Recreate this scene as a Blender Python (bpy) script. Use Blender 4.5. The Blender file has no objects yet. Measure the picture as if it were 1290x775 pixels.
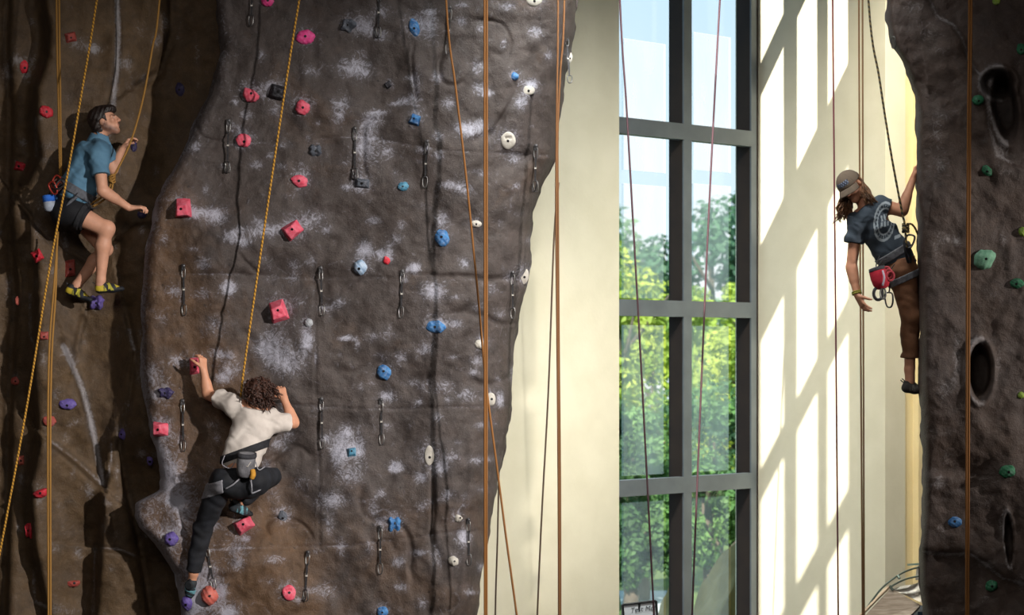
import bpy, bmesh, math, random
import numpy as np
from mathutils import Vector, Matrix
from mathutils.bvhtree import BVHTree

SC = bpy.context.scene
COL = SC.collection
rnd = random.Random(7)
F = 2400.0           # focal length in pixels of the 1290 px wide frame
HY = 445.0           # horizon row
CY, CZ = -15.0, 4.0  # camera y and height


def at(px, py, y):
    d = y - CY
    return Vector(((px - 645) / F * d, y, CZ + (HY - py) / F * d))


def proj(P):
    d = P[:, 1] - CY
    return 645 + F * P[:, 0] / d, HY - F * (P[:, 2] - CZ) / d


# ---------------------------------------------------------------- materials
def srgb(c):
    if isinstance(c, str):
        c = tuple(int(c[i:i + 2], 16) / 255 for i in (0, 2, 4))
    return tuple((x / 12.92 if x <= .04045 else ((x + .055) / 1.055) ** 2.4) for x in c) + (1.0,)


MATS = {}


def mat(name, c1, c2=None, scale=8.0, rough=.7, bump=0.0, metal=0.0, vcol=False, spec=.35, bscale=None, stretch=None, trans=0.0):
    if name in MATS:
        return MATS[name]
    m = bpy.data.materials.new(name)
    m.use_nodes = True
    nt = m.node_tree
    N, L = nt.nodes, nt.links
    b = N['Principled BSDF']
    b.inputs['Roughness'].default_value = rough
    b.inputs['Metallic'].default_value = metal
    b.inputs['Specular IOR Level'].default_value = spec
    tc = N.new('ShaderNodeTexCoord')
    src = tc.outputs['Object']
    if stretch:
        mp = N.new('ShaderNodeMapping')
        mp.inputs['Scale'].default_value = stretch
        L.new(src, mp.inputs['Vector'])
        src = mp.outputs['Vector']
    no = N.new('ShaderNodeTexNoise')
    no.inputs['Scale'].default_value = scale
    no.inputs['Detail'].default_value = 5
    L.new(src, no.inputs['Vector'])
    mx = N.new('ShaderNodeMix')
    mx.data_type = 'RGBA'
    L.new(no.outputs['Fac'], mx.inputs['Factor'])
    if vcol:
        at_ = N.new('ShaderNodeAttribute')
        at_.attribute_name = 'Col'
        ml = N.new('ShaderNodeMix')
        ml.data_type = 'RGBA'
        ml.blend_type = 'MULTIPLY'
        ml.inputs['Factor'].default_value = 1
        mx.inputs['A'].default_value = (.82, .82, .82, 1)
        mx.inputs['B'].default_value = (1.15, 1.15, 1.15, 1)
        L.new(at_.outputs['Color'], ml.inputs['A'])
        L.new(mx.outputs['Result'], ml.inputs['B'])
        out = ml.outputs['Result']
    else:
        a = srgb(c1)
        bb = srgb(c2) if c2 else tuple(min(1, v * 1.25) for v in a[:3]) + (1,)
        mx.inputs['A'].default_value = a
        mx.inputs['B'].default_value = bb
        rp = N.new('ShaderNodeMapRange')
        rp.inputs['From Min'].default_value = .35
        rp.inputs['From Max'].default_value = .65
        L.new(no.outputs['Fac'], rp.inputs['Value'])
        L.new(rp.outputs['Result'], mx.inputs['Factor'])
        out = mx.outputs['Result']
    L.new(out, b.inputs['Base Color'])
    if bump:
        n2 = N.new('ShaderNodeTexNoise')
        n2.inputs['Scale'].default_value = bscale or scale * 6
        n2.inputs['Detail'].default_value = 4
        L.new(src, n2.inputs['Vector'])
        bp = N.new('ShaderNodeBump')
        bp.inputs['Strength'].default_value = bump
        bp.inputs['Distance'].default_value = .01
        L.new(n2.outputs['Fac'], bp.inputs['Height'])
        L.new(bp.outputs['Normal'], b.inputs['Normal'])
    if trans:
        tr = N.new('ShaderNodeBsdfTranslucent')
        L.new(out, tr.inputs['Color'])
        ms = N.new('ShaderNodeMixShader')
        ms.inputs[0].default_value = trans
        L.new(b.outputs[0], ms.inputs[1])
        L.new(tr.outputs[0], ms.inputs[2])
        L.new(ms.outputs[0], N['Material Output'].inputs['Surface'])
    MATS[name] = m
    return m


# ---------------------------------------------------------------- objects
def link(name, V, Fc, m=None, parent=None, smooth=False, col=None, attr=None):
    me = bpy.data.meshes.new(name)
    me.from_pydata([tuple(v) for v in V], [], [tuple(f) for f in Fc]) if not isinstance(V, np.ndarray) else fill(me, V, Fc)
    o = bpy.data.objects.new(name, me)
    COL.objects.link(o)
    if m:
        me.materials.append(m)
    if parent:
        o.parent = parent
    if smooth:
        me.polygons.foreach_set('use_smooth', [True] * len(me.polygons))
    if col is not None:
        ca = me.color_attributes.new('Col', 'FLOAT_COLOR', 'POINT')
        ca.data.foreach_set('color', np.asarray(col, np.float32).ravel())
    if attr:
        for k, v in attr.items():
            a = me.attributes.new(k, 'FLOAT', 'POINT')
            a.data.foreach_set('value', np.asarray(v, np.float32))
    me.update()
    return o


def fill(me, V, Q):
    Q = np.asarray(Q, np.int32)
    me.vertices.add(len(V))
    me.vertices.foreach_set('co', np.asarray(V, np.float32).ravel())
    k = Q.shape[1]
    me.loops.add(Q.size)
    me.loops.foreach_set('vertex_index', Q.ravel())
    me.polygons.add(len(Q))
    me.polygons.foreach_set('loop_start', np.arange(0, Q.size, k, dtype=np.int32))
    me.polygons.foreach_set('loop_total', np.full(len(Q), k, np.int32))
    me.update(calc_edges=True)
    me.validate()


def tag(o, label, cat, group=None, kind=None):
    if label:
        o['label'] = label
    if cat:
        o['category'] = cat
    if group:
        o['group'] = group
    if kind:
        o['kind'] = kind
    return o


def struct(o):
    o['kind'] = 'structure'
    return o


def empty(name, loc):
    o = bpy.data.objects.new(name, None)
    o.empty_display_size = .05
    o.location = loc
    COL.objects.link(o)
    return o


def adopt(ch, par):
    """parent keeping world placement (parents here are only translated)"""
    ch.parent = par
    ch.matrix_parent_inverse = Matrix.Translation(-Vector(par.location))
    return ch


class MB:
    """mesh collector: boxes, tubes, lathes, prisms into ONE mesh"""
    def __init__(s):
        s.V, s.F = [], []

    def add(s, V, Fc):
        o = len(s.V)
        s.V += [Vector(v) for v in V]
        s.F += [tuple(i + o for i in f) for f in Fc]

    def hexa(s, c8):
        s.add(c8, [(0, 3, 2, 1), (4, 5, 6, 7), (0, 1, 5, 4), (1, 2, 6, 5), (2, 3, 7, 6), (3, 0, 4, 7)])

    def box(s, c, X, Y, Z):
        c, X, Y, Z = map(Vector, (c, X, Y, Z))
        s.hexa([c - X - Y - Z, c + X - Y - Z, c + X + Y - Z, c - X + Y - Z, c - X - Y + Z, c + X - Y + Z, c + X + Y + Z, c - X + Y + Z])

    def tube(s, pts, r, n=8, closed=False, cap=True):
        pts = [Vector(p) for p in pts]
        k = len(pts)
        rs = r if isinstance(r, (list, tuple)) else [r] * k
        rings = []
        up = None
        for i in range(k):
            if closed:
                t = pts[(i + 1) % k] - pts[i - 1]
            else:
                t = pts[min(i + 1, k - 1)] - pts[max(i - 1, 0)]
            if t.length < 1e-9:
                t = Vector((0, 0, 1))
            t.normalize()
            if up is None:
                up = t.orthogonal().normalized()
            up = (up - t * up.dot(t))
            if up.length < 1e-6:
                up = t.orthogonal()
            up.normalize()
            sd = t.cross(up)
            rings.append([pts[i] + (up * math.cos(a) + sd * math.sin(a)) * rs[i] for a in [2 * math.pi * j / n for j in range(n)]])
        V = [v for rg in rings for v in rg]
        Fc = []
        for i in range(k if closed else k - 1):
            i2 = (i + 1) % k
            for j in range(n):
                j2 = (j + 1) % n
                Fc.append((i * n + j, i * n + j2, i2 * n + j2, i2 * n + j))
        if not closed and cap:
            Fc.append(tuple(range(n - 1, -1, -1)))
            Fc.append(tuple((k - 1) * n + j for j in range(n)))
        s.add(V, Fc)

    def lathe(s, prof, origin, axis, n=16, sx=1.0, sy=1.0, side=None):
        axis = Vector(axis).normalized()
        u = (Vector(side) - axis * Vector(side).dot(axis)).normalized() if side else axis.orthogonal().normalized()
        w = axis.cross(u)
        V, Fc = [], []
        for (h, r) in prof:
            for j in range(n):
                a = 2 * math.pi * j / n
                V.append(Vector(origin) + axis * h + u * (math.cos(a) * r * sx) + w * (math.sin(a) * r * sy))
        for i in range(len(prof) - 1):
            for j in range(n):
                j2 = (j + 1) % n
                Fc.append((i * n + j, i * n + j2, (i + 1) * n + j2, (i + 1) * n + j))
        Fc.append(tuple(range(n - 1, -1, -1)))
        Fc.append(tuple((len(prof) - 1) * n + j for j in range(n)))
        s.add(V, Fc)

    def build(s, name, m, parent=None, smooth=False):
        o = link(name, s.V, s.F, m, None, smooth)
        if parent:
            adopt(o, parent)
        return o


def catmull(pts, step=6):
    pts = [Vector(p) for p in pts]
    out = []
    P = [pts[0] * 2 - pts[1]] + pts + [pts[-1] * 2 - pts[-2]]
    for i in range(1, len(P) - 2):
        a, b, c, d = P[i - 1:i + 3]
        for k in range(step):
            t = k / step
            out.append(.5 * ((2 * b) + (c - a) * t + (2 * a - 5 * b + 4 * c - d) * t * t + (3 * b - a - 3 * c + d) * t ** 3))
    out.append(pts[-1])
    return out


# ---------------------------------------------------------------- noise
def vnoise(x, y, seed=0):
    rs = np.random.RandomState(seed)
    T = rs.rand(256, 256)
    xi, yi = np.floor(x).astype(int), np.floor(y).astype(int)
    fx, fy = x - xi, y - yi
    fx, fy = fx * fx * fx * (fx * (fx * 6 - 15) + 10), fy * fy * fy * (fy * (fy * 6 - 15) + 10)
    a, b = T[xi & 255, yi & 255], T[(xi + 1) & 255, yi & 255]
    c, d = T[xi & 255, (yi + 1) & 255], T[(xi + 1) & 255, (yi + 1) & 255]
    return ((a * (1 - fx) + b * fx) * (1 - fy) + (c * (1 - fx) + d * fx) * fy) * 2 - 1


def fbm(x, y, seed=0, o=4, gain=.5):
    t, a = 0, 1
    for i in range(o):
        t = t + a * vnoise(x * 2 ** i + i * 17.3, y * 2 ** i - i * 9.1, seed + i)
        a *= gain
    return t


def seg_dist(px, py, poly):
    """distance to a polyline in pixels, and the signed side (+ = to its right when walked down)"""
    best = np.full(px.shape, 1e9)
    sg = np.zeros(px.shape)
    for (x0, y0), (x1, y1) in zip(poly[:-1], poly[1:]):
        dx, dy = x1 - x0, y1 - y0
        L = dx * dx + dy * dy
        t = np.clip(((px - x0) * dx + (py - y0) * dy) / L, 0, 1)
        qx, qy = px - (x0 + t * dx), py - (y0 + t * dy)
        d = np.hypot(qx, qy)
        s = np.sign(qx * dy - qy * dx)
        m = d < best
        best = np.where(m, d, best)
        sg = np.where(m, s, sg)
    return best, sg


# ---------------------------------------------------------------- signed distance modelling (bodies, clothes, shoes)
class SDF:
    def __init__(s):
        s.p = []

    def cone(s, a, b, ra, rb, k=.02, flat=1.0, axis=None):
        s.p.append(('c', np.array(a, float), np.array(b, float), ra, rb, k, flat, None if axis is None else np.array(Vector(axis).normalized())))
        return s

    def ell(s, c, r, X, Y, Z, k=.02, sub=False):
        s.p.append(('s' if sub else 'e', np.array(c, float), np.array(r, float), np.array([X, Y, Z], float), k))
        return s

    def box(s, infl=.03):
        lo, hi = np.full(3, 1e9), np.full(3, -1e9)
        for q in s.p:
            if q[0] == 'c':
                for c, r in ((q[1], q[3]), (q[2], q[4])):
                    lo, hi = np.minimum(lo, c - r), np.maximum(hi, c + r)
            elif q[0] == 'e':
                r = q[2].max()
                lo, hi = np.minimum(lo, q[1] - r), np.maximum(hi, q[1] + r)
        return lo - infl, hi + infl

    def __call__(s, P):
        D = None
        for q in s.p:
            if q[0] == 'c':
                _, a, b, ra, rb, k, fl, ax = q
                x = P - a
                ab = b - a
                if ax is not None:
                    x = x + np.outer(x @ ax, ax) * (1 / fl - 1)
                    ab = ab + ax * (ab @ ax) * (1 / fl - 1)
                t = np.clip(x @ ab / max(ab @ ab, 1e-12), 0, 1)
                d = np.sqrt(((x - t[:, None] * ab) ** 2).sum(1)) - (ra + t * (rb - ra))
            else:
                _, c, r, M, k = q
                x = (P - c) @ M.T / r
                ln = np.sqrt((x ** 2).sum(1))
                g = np.sqrt(((x / r) ** 2).sum(1))
                d = ln * (ln - 1) / np.maximum(g, 1e-9)
                d = np.where(ln < 1e-6, -r.min(), d)
            if D is None:
                D = d
            elif q[0] == 's':
                h = np.clip(.5 - .5 * (d + D) / k, 0, 1)
                D = D * (1 - h) - d * h + k * h * (1 - h)
            else:
                h = np.clip(.5 + .5 * (d - D) / k, 0, 1)
                D = d * (1 - h) + D * h - k * h * (1 - h)
        return D


def chunked(fn, P, n=400000):
    return np.concatenate([fn(P[i:i + n]) for i in range(0, len(P), n)]) if len(P) else np.zeros(0)


def mesh_sdf(fn, lo, hi, h):
    B = 8
    nb = np.ceil((np.array(hi) - np.array(lo)) / (h * B)).astype(int) + 1
    lo = np.array(lo, float)
    gi = np.stack(np.meshgrid(*[np.arange(k) for k in nb], indexing='ij'), -1).reshape(-1, 3)
    dc = chunked(fn, lo + (gi * B + (B - 1) / 2) * h)
    D = dc.reshape(nb).astype(np.float32)
    D = D.repeat(B, 0).repeat(B, 1).repeat(B, 2)
    keep = gi[np.abs(dc) < B * h * 1.7]
    sub = np.stack(np.meshgrid(*[np.arange(B)] * 3, indexing='ij'), -1).reshape(-1, 3)
    idx = (keep[:, None, :] * B + sub[None]).reshape(-1, 3)
    D[idx[:, 0], idx[:, 1], idx[:, 2]] = chunked(fn, lo + idx * h)
    S = D < 0
    cnt = np.zeros(np.array(S.shape) - 1, np.uint8)
    offs = [(i, j, k) for i in (0, 1) for j in (0, 1) for k in (0, 1)]
    sh = cnt.shape
    for o in offs:
        cnt += S[o[0]:o[0] + sh[0], o[1]:o[1] + sh[1], o[2]:o[2] + sh[2]]
    cells = np.argwhere((cnt > 0) & (cnt < 8))
    vals = np.stack([D[cells[:, 0] + o[0], cells[:, 1] + o[1], cells[:, 2] + o[2]] for o in offs], 1)
    acc = np.zeros((len(cells), 3))
    num = np.zeros(len(cells))
    for a in range(8):
        for b in range(a + 1, 8):
            oa, ob = np.array(offs[a]), np.array(offs[b])
            if np.abs(oa - ob).sum() != 1:
                continue
            va, vb = vals[:, a], vals[:, b]
            m = (va < 0) != (vb < 0)
            t = np.where(m, va / np.where(m, va - vb, 1), 0)
            acc += np.where(m[:, None], oa + t[:, None] * (ob - oa), 0)
            num += m
    V = lo + (cells + acc / num[:, None]) * h
    imap = np.full(sh, -1, np.int32)
    imap[cells[:, 0], cells[:, 1], cells[:, 2]] = np.arange(len(cells))
    quads = []
    for ax in range(3):
        u, v = (ax + 1) % 3, (ax + 2) % 3
        sl0 = [slice(1, -1)] * 3
        sl1 = [slice(1, -1)] * 3
        sl0[ax] = slice(0, -1)
        sl1[ax] = slice(1, None)
        a, b = S[tuple(sl0)], S[tuple(sl1)]
        e = np.argwhere(a != b)
        base = e + 1
        base[:, ax] -= 1
        neg = a[e[:, 0], e[:, 1], e[:, 2]]
        q = []
        for (du, dv) in ((-1, -1), (0, -1), (0, 0), (-1, 0)):
            c = base.copy()
            c[:, u] += du
            c[:, v] += dv
            ok = ((c >= 0) & (c < np.array(sh))).all(1)
            c = np.clip(c, 0, np.array(sh) - 1)
            q.append(np.where(ok, imap[c[:, 0], c[:, 1], c[:, 2]], -1))
        q = np.stack(q, 1)
        q[~neg] = q[~neg][:, ::-1]
        quads.append(q[(q >= 0).all(1)])
    return V, np.concatenate(quads)


def sdf_obj(name, fn, lo, hi, h, m, parent=None, colfn=None):
    V, Q = mesh_sdf(fn, lo, hi, h)
    o = link(name, V, Q, m, parent, True, None if colfn is None else colfn(V))
    return o


def npv(v):
    return np.array(v, float)


def wrinkle(P, f=30.0, seed=0.0):
    x, y, z = P[:, 0] * f, P[:, 1] * f, P[:, 2] * f
    w1 = 1.6 * np.sin(.41 * x + .23 * z + seed) + 1.3 * np.sin(.33 * z - .37 * y + 1.7 * seed)
    w2 = 1.5 * np.sin(.47 * z - .19 * x + 2.1 * seed) + 1.2 * np.sin(.53 * x + .31 * y + .6 + seed)
    return (.75 * np.sin(.62 * z + .48 * x + w1) + .55 * np.sin(.55 * z - .66 * x + .4 * y + w2) + .35 * np.sin(1.5 * z + .7 * x + 1.4 * w2))
# ================================================================ climbing walls
def wall_mat(name, dark, brown, chalkcol='adadba', k=1.0):
    m = bpy.data.materials.new(name)
    m.use_nodes = True
    nt = m.node_tree
    N, L = nt.nodes, nt.links
    b = N['Principled BSDF']
    b.inputs['Roughness'].default_value = .62
    b.inputs['Specular IOR Level'].default_value = .3
    tc = N.new('ShaderNodeTexCoord')

    def noise(sc, det=6, rough=.6, dist=0.0):
        n = N.new('ShaderNodeTexNoise')
        n.inputs['Scale'].default_value = sc
        n.inputs['Detail'].default_value = det
        n.inputs['Roughness'].default_value = rough
        n.inputs['Distortion'].default_value = dist
        L.new(tc.outputs['Object'], n.inputs['Vector'])
        return n.outputs['Fac']

    def rng(s, a, c, x=0.0, y=1.0):
        r = N.new('ShaderNodeMapRange')
        r.inputs['From Min'].default_value = a
        r.inputs['From Max'].default_value = c
        r.inputs['To Min'].default_value = x
        r.inputs['To Max'].default_value = y
        L.new(s, r.inputs['Value'])
        return r.outputs['Result']

    def mth(op, a, c):
        n = N.new('ShaderNodeMath')
        n.operation = op
        for i, v in enumerate((a, c)):
            if isinstance(v, (int, float)):
                n.inputs[i].default_value = v
            else:
                L.new(v, n.inputs[i])
        return n.outputs[0]

    def attr(nm):
        a = N.new('ShaderNodeAttribute')
        a.attribute_name = nm
        return a.outputs['Fac']

    def mixc(f, A, B, mode='MIX'):
        x = N.new('ShaderNodeMix')
        x.data_type = 'RGBA'
        x.blend_type = mode
        if isinstance(f, (int, float)):
            x.inputs['Factor'].default_value = f
        else:
            L.new(f, x.inputs['Factor'])
        for nm, v in (('A', A), ('B', B)):
            if isinstance(v, tuple):
                x.inputs[nm].default_value = v
            else:
                L.new(v, x.inputs[nm])
        return x.outputs['Result']

    big = noise(1.6, 5, .65, .6)
    base = mixc(rng(mth('ADD', attr('brown'), rng(big, .3, .7, -.35, .35)), 0.1, .9), srgb(dark), srgb(brown))
    base = mixc(1.0, base, mixc(rng(noise(9, 8, .7, .4), .3, .7), (.62, .62, .62, 1), (1.3, 1.3, 1.3, 1)), 'MULTIPLY')
    base = mixc(rng(noise(70, 3, .7), .62, .8, 0, .35), base, (.02, .016, .014, 1))
    sp = rng(noise(55, 4, .75), .60, .78)           # fine pale specks worn into the skin
    base = mixc(mth('MULTIPLY', sp, .30), base, srgb('8c8580'))
    nz = mth('ADD', mth('MULTIPLY', rng(noise(13, 10, .74, 3.2), .30, .70), .82), mth('MULTIPLY', rng(noise(60, 5, .7, 1.0), .30, .70), .18))
    ch = mth('ADD', mth('MULTIPLY', attr('chalk'), 1.0), mth('SUBTRACT', mth('MULTIPLY', nz, 1.25), .98))
    ch = mth('MULTIPLY', rng(ch, 0.0, .66), .66)
    ch = mth('ADD', ch, mth('MULTIPLY', attr('chalk'), .10))
    scuff = mth('MULTIPLY', rng(noise(5.5, 9, .78, 2.4), .58, .80), .36 * k)
    ch = mth('MINIMUM', mth('ADD', ch, scuff), .92)
    base = mixc(ch, base, srgb(chalkcol))
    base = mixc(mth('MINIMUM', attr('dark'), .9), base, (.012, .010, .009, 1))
    L.new(base, b.inputs['Base Color'])
    bp = N.new('ShaderNodeBump')
    bp.inputs['Strength'].default_value = .55
    bp.inputs['Distance'].default_value = .02
    L.new(mth('ADD', noise(22, 8, .7), mth('MULTIPLY', noise(90, 3, .6), .35)), bp.inputs['Height'])
    L.new(bp.outputs['Normal'], b.inputs['Normal'])
    return m


def polyx(poly, py):
    ys = np.array([p[1] for p in poly], float)
    xs = np.array([p[0] for p in poly], float)
    return np.interp(py, ys, xs)


def smooth(x, a, b):
    t = np.clip((x - a) / (b - a), 0, 1)
    return t * t * (3 - 2 * t)


def climbing_wall(name, left, right, depth_fn, chalk_fn, m, ncols, roll_l, roll_r, back_l, back_r, rows_in=2.3):
    rows = np.concatenate([np.linspace(-330, -30, 40), np.arange(-27, 800, rows_in), np.linspace(803, 1076, 40)])
    u = np.linspace(0, 1, ncols)
    u = .5 * u + .5 * (.5 - .5 * np.cos(u * np.pi))       # denser towards the edges
    PY = rows[:, None] * np.ones((1, ncols))
    xl, xr = polyx(left, rows), polyx(right, rows)
    PX = xl[:, None] + (xr - xl)[:, None] * u[None]
    # small irregularities of the outline
    j = fbm(rows / 26.0, rows * 0 + 3.3, 5, 3) * 2.2
    PX = PX + j[:, None] * (np.exp(-u / .05) + np.exp(-(1 - u) / .05))[None]
    Y = depth_fn(PX, PY)

    def roll(e, r, dep):
        e = np.clip(e / r, 0, 1)
        return dep * (1 - np.sqrt(np.clip(1 - (1 - e) ** 2, 0, 1)))
    Y = Y + roll(PX - xl[:, None], *roll_l) + roll(xr[:, None] - PX, *roll_r)
    ch, br, dk = chalk_fn(PX, PY, Y)
    # back wings
    K = 6
    cols = []
    for side, (bk, inn) in ((0, back_l), (-1, back_r)):
        sg = 1 if side == 0 else -1
        for i in range(1, K + 1):
            t = i / K
            cols.append((side, PX[:, side] + sg * inn * t, Y[:, side] + bk * t))
    L_ = cols[:K][::-1]
    R_ = cols[K:]
    PXa = np.concatenate([np.stack([c[1] for c in L_], 1), PX, np.stack([c[1] for c in R_], 1)], 1)
    Ya = np.concatenate([np.stack([c[2] for c in L_], 1), Y, np.stack([c[2] for c in R_], 1)], 1)
    n = PXa.shape[1]
    PYa = rows[:, None] * np.ones((1, n))
    ex = lambda A: np.concatenate([np.repeat(A[:, :1], K, 1), A, np.repeat(A[:, -1:], K, 1)], 1)
    d = Ya - CY
    # heights follow the level of the wall's middle depth so that the rows stay level
    V = np.stack([(PXa - 645) / F * d, Ya, CZ + (HY - PYa) / F * d], -1).reshape(-1, 3)
    V[:, 2] = np.maximum(V[:, 2], 0.0)
    nr = len(rows)
    I = np.arange(nr * n).reshape(nr, n)
    Q = np.stack([I[:-1, :-1], I[1:, :-1], I[1:, 1:], I[:-1, 1:]], -1).reshape(-1, 4)
    o = link(name, V, Q, m, None, True, attr={'chalk': ex(ch).ravel(), 'brown': ex(br).ravel(), 'dark': ex(dk).ravel()})
    bvh = BVHTree.FromPolygons([tuple(v) for v in V], [tuple(map(int, q)) for q in Q])
    return o, bvh


def blobs(PX, PY, lst):
    c = np.zeros(PX.shape)
    for (x, y, rx, ry, s) in lst:
        m = (np.abs(PX - x) < 3 * rx) & (np.abs(PY - y) < 3 * ry)
        if m.any():
            c[m] += s * np.exp(-((PX[m] - x) / rx) ** 2 - ((PY[m] - y) / ry) ** 2)
    return c


# ---- centre wall
C_LEFT = [(250, -330), (262, -60), (270, 0), (277, 62), (262, 118), (228, 192), (196, 252), (183, 320), (178, 400), (178, 470), (184, 520), (193, 559), (203, 603), (200, 618),
          (171, 634), (170, 650), (176, 666), (201, 693), (221, 723), (229, 775), (236, 870), (250, 1080)]
C_RIGHT = [(735, -330), (728, -60), (726, 0), (724, 45), (711, 100), (708, 140), (699, 200), (681, 240), (672, 268), (669, 300), (671, 330), (664, 365), (655, 398), (649, 430), (646, 500), (641, 540),
           (632, 585), (622, 640), (613, 690), (607, 730), (602, 775), (596, 870), (580, 1080)]
BUMPS = [(300, 300, 60, 45, -.07), (380, 350, 70, 12, .05), (365, 640, 24, 34, .07), (430, 620, 45, 60, -.06), (425, 545, 26, 40, .05), (380, 440, 40, 30, -.06), (330, 400, 30, 45, .05),
         (520, 400, 60, 70, -.05), (470, 480, 50, 50, .04), (560, 200, 60, 80, -.06), (640, 420, 40, 90, .08), (480, 130, 40, 60, .05), (525, 90, 16, 50, -.04), (250, 480, 40, 60, .04),
         (260, 330, 45, 60, -.05), (300, 720, 60, 50, -.06), (420, 720, 50, 40, .05), (560, 600, 50, 60, -.05), (600, 300, 40, 50, .04), (350, 200, 60, 60, .04), (225, 640, 24, 60, -.07),
         (440, 300, 40, 40, .05), (545, 470, 40, 40, .04), (350, 90, 45, 40, -.04), (500, 560, 36, 40, .05)]
C_SEAMS = [[(205, 345), (300, 346), (390, 352), (470, 350), (560, 354), (665, 350)], [(240, 186), (330, 180), (450, 172), (560, 190), (690, 196)], [(205, 512), (330, 508), (460, 516), (640, 512)],
           [(240, 694), (330, 690), (440, 688), (560, 672), (615, 668)], [(395, 330), (398, 480), (402, 600), (402, 690)]]


def c_depth(PX, PY):
    y = .035 * fbm(PX / 120, PY / 120, 11, 2) + .022 * fbm(PX / 46, PY / 50, 21, 3) + .007 * fbm(PX / 14, PY / 14, 31, 3)
    w = fbm(PX / 70, PY / 80, 61, 2) * 26
    rd = np.abs(vnoise((PX + w) / 60, (PY - w) / 62, 71))
    y = y + .03 * np.exp(-(rd / .13) ** 2) * smooth(vnoise(PX / 90, PY / 90, 81), -.1, .5)
    y = y + blobs(PX, PY, BUMPS)
    for s in C_SEAMS:
        d, _ = seg_dist(PX, PY, s)
        y = y + .010 * np.exp(-(d / 1.6) ** 2)
    y = y + .10 * smooth(PX, 560, 700)
    y = y - .10 * smooth(PY, 560, 700) * smooth(480 - PX, 0, 200)
    return y


HOLD_SPOTS = []   # filled by the hold table; (px, py, half size)
C_CHALK = [(255, 48, 14, 26, .5), (213, 120, 10, 14, .4), (268, 72, 12, 8, .4), (272, 272, 16, 12, .9), (256, 332, 10, 10, .7), (288, 362, 11, 14, .7), (220, 367, 12, 7, .7), (255, 370, 14, 9, .6),
           (289, 298, 12, 8, .8), (308, 305, 12, 8, .8), (326, 282, 14, 12, .5), (345, 290, 14, 8, .6), (398, 275, 16, 14, .5), (412, 290, 8, 6, .6), (370, 334, 9, 9, .5), (392, 330, 8, 10, .5),
           (288, 363, 9, 7, .6), (271, 410, 18, 16, .5), (345, 430, 22, 22, .55), (330, 440, 18, 14, .4), (360, 458, 24, 18, .8), (385, 430, 8, 20, .8), (290, 465, 18, 14, .6), (222, 455, 10, 9, .6),
           (228, 420, 8, 6, .4), (205, 400, 8, 8, .4), (195, 470, 12, 14, .5), (195, 575, 16, 30, .45), (215, 600, 14, 24, .5), (230, 640, 16, 30, .5), (300, 690, 18, 16, .5), (260, 720, 16, 14, .4),
           (240, 760, 20, 14, .6), (290, 770, 20, 12, .5), (350, 560, 14, 10, .6), (365, 548, 10, 8, .5), (335, 590, 10, 16, .6), (380, 610, 14, 12, .4), (420, 630, 22, 12, .7), (440, 600, 20, 14, .6),
           (430, 560, 16, 22, .7), (425, 575, 10, 14, .5), (345, 620, 12, 16, .4), (398, 690, 10, 10, .4), (345, 705, 14, 7, .7), (300, 712, 10, 10, .6), (415, 660, 8, 20, .5), (430, 690, 8, 14, .6),
           (410, 745, 20, 14, .5), (445, 85, 24, 14, .8), (430, 130, 16, 12, .5), (460, 190, 22, 20, .55), (390, 90, 12, 8, .5), (345, 140, 10, 8, .6), (310, 145, 9, 7, .6), (355, 183, 14, 5, .5),
           (424, 150, 10, 14, .5), (455, 30, 14, 14, .5), (480, 15, 14, 10, .6), (480, 45, 14, 8, .6), (545, 30, 10, 24, .45), (525, 110, 8, 30, .5), (552, 97, 10, 10, .6), (565, 130, 12, 8, .7),
           (602, 85, 10, 10, .7), (605, 35, 8, 8, .5), (640, 8, 10, 6, .7), (675, 40, 12, 9, .6), (690, 70, 8, 8, .5), (655, 130, 10, 10, .7), (600, 110, 8, 8, .5), (590, 165, 12, 10, .5),
           (470, 150, 16, 10, .6), (463, 165, 14, 20, .5), (490, 190, 10, 12, .5), (552, 172, 10, 8, .6), (553, 197, 9, 7, .7), (566, 233, 14, 7, .7), (585, 240, 12, 9, .6), (648, 200, 12, 7, .6),
           (605, 165, 16, 10, .5), (650, 235, 8, 6, .5), (470, 278, 10, 6, .7), (482, 320, 12, 7, .8), (460, 310, 10, 9, .7), (520, 340, 10, 7, .8), (522, 335, 8, 5, .6), (585, 332, 8, 8, .7),
           (545, 367, 18, 13, .9), (557, 275, 10, 12, .6), (500, 300, 8, 8, .5), (620, 365, 8, 8, .5), (630, 395, 10, 8, .4), (575, 408, 10, 7, .6), (535, 440, 12, 10, .7), (505, 450, 9, 8, .6),
           (490, 420, 9, 12, .4), (470, 425, 12, 8, .5), (640, 350, 6, 6, .5), (560, 487, 16, 12, .5), (535, 490, 10, 8, .4), (588, 498, 12, 10, .6), (490, 500, 12, 9, .5), (520, 482, 14, 6, .5),
           (550, 525, 8, 8, .5), (495, 590, 8, 7, .8), (530, 602, 10, 8, .8), (555, 590, 12, 10, .7), (570, 575, 12, 8, .5), (600, 580, 12, 6, .6), (480, 622, 8, 6, .7), (565, 622, 9, 7, .7),
           (530, 640, 8, 9, .5), (470, 640, 8, 12, .6), (502, 708, 9, 9, .7), (505, 740, 10, 6, .7), (532, 760, 9, 9, .6), (550, 700, 8, 20, .5), (585, 680, 9, 16, .5), (605, 715, 6, 8, .6),
           (590, 745, 8, 8, .5), (620, 530, 6, 10, .4), (632, 500, 5, 10, .5), (645, 470, 5, 12, .5), (454, 235, 14, 10, .5), (455, 560, 10, 30, .4), (465, 690, 8, 16, .4), (610, 220, 8, 6, .5), (670, 105, 8, 5, .6)]


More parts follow.
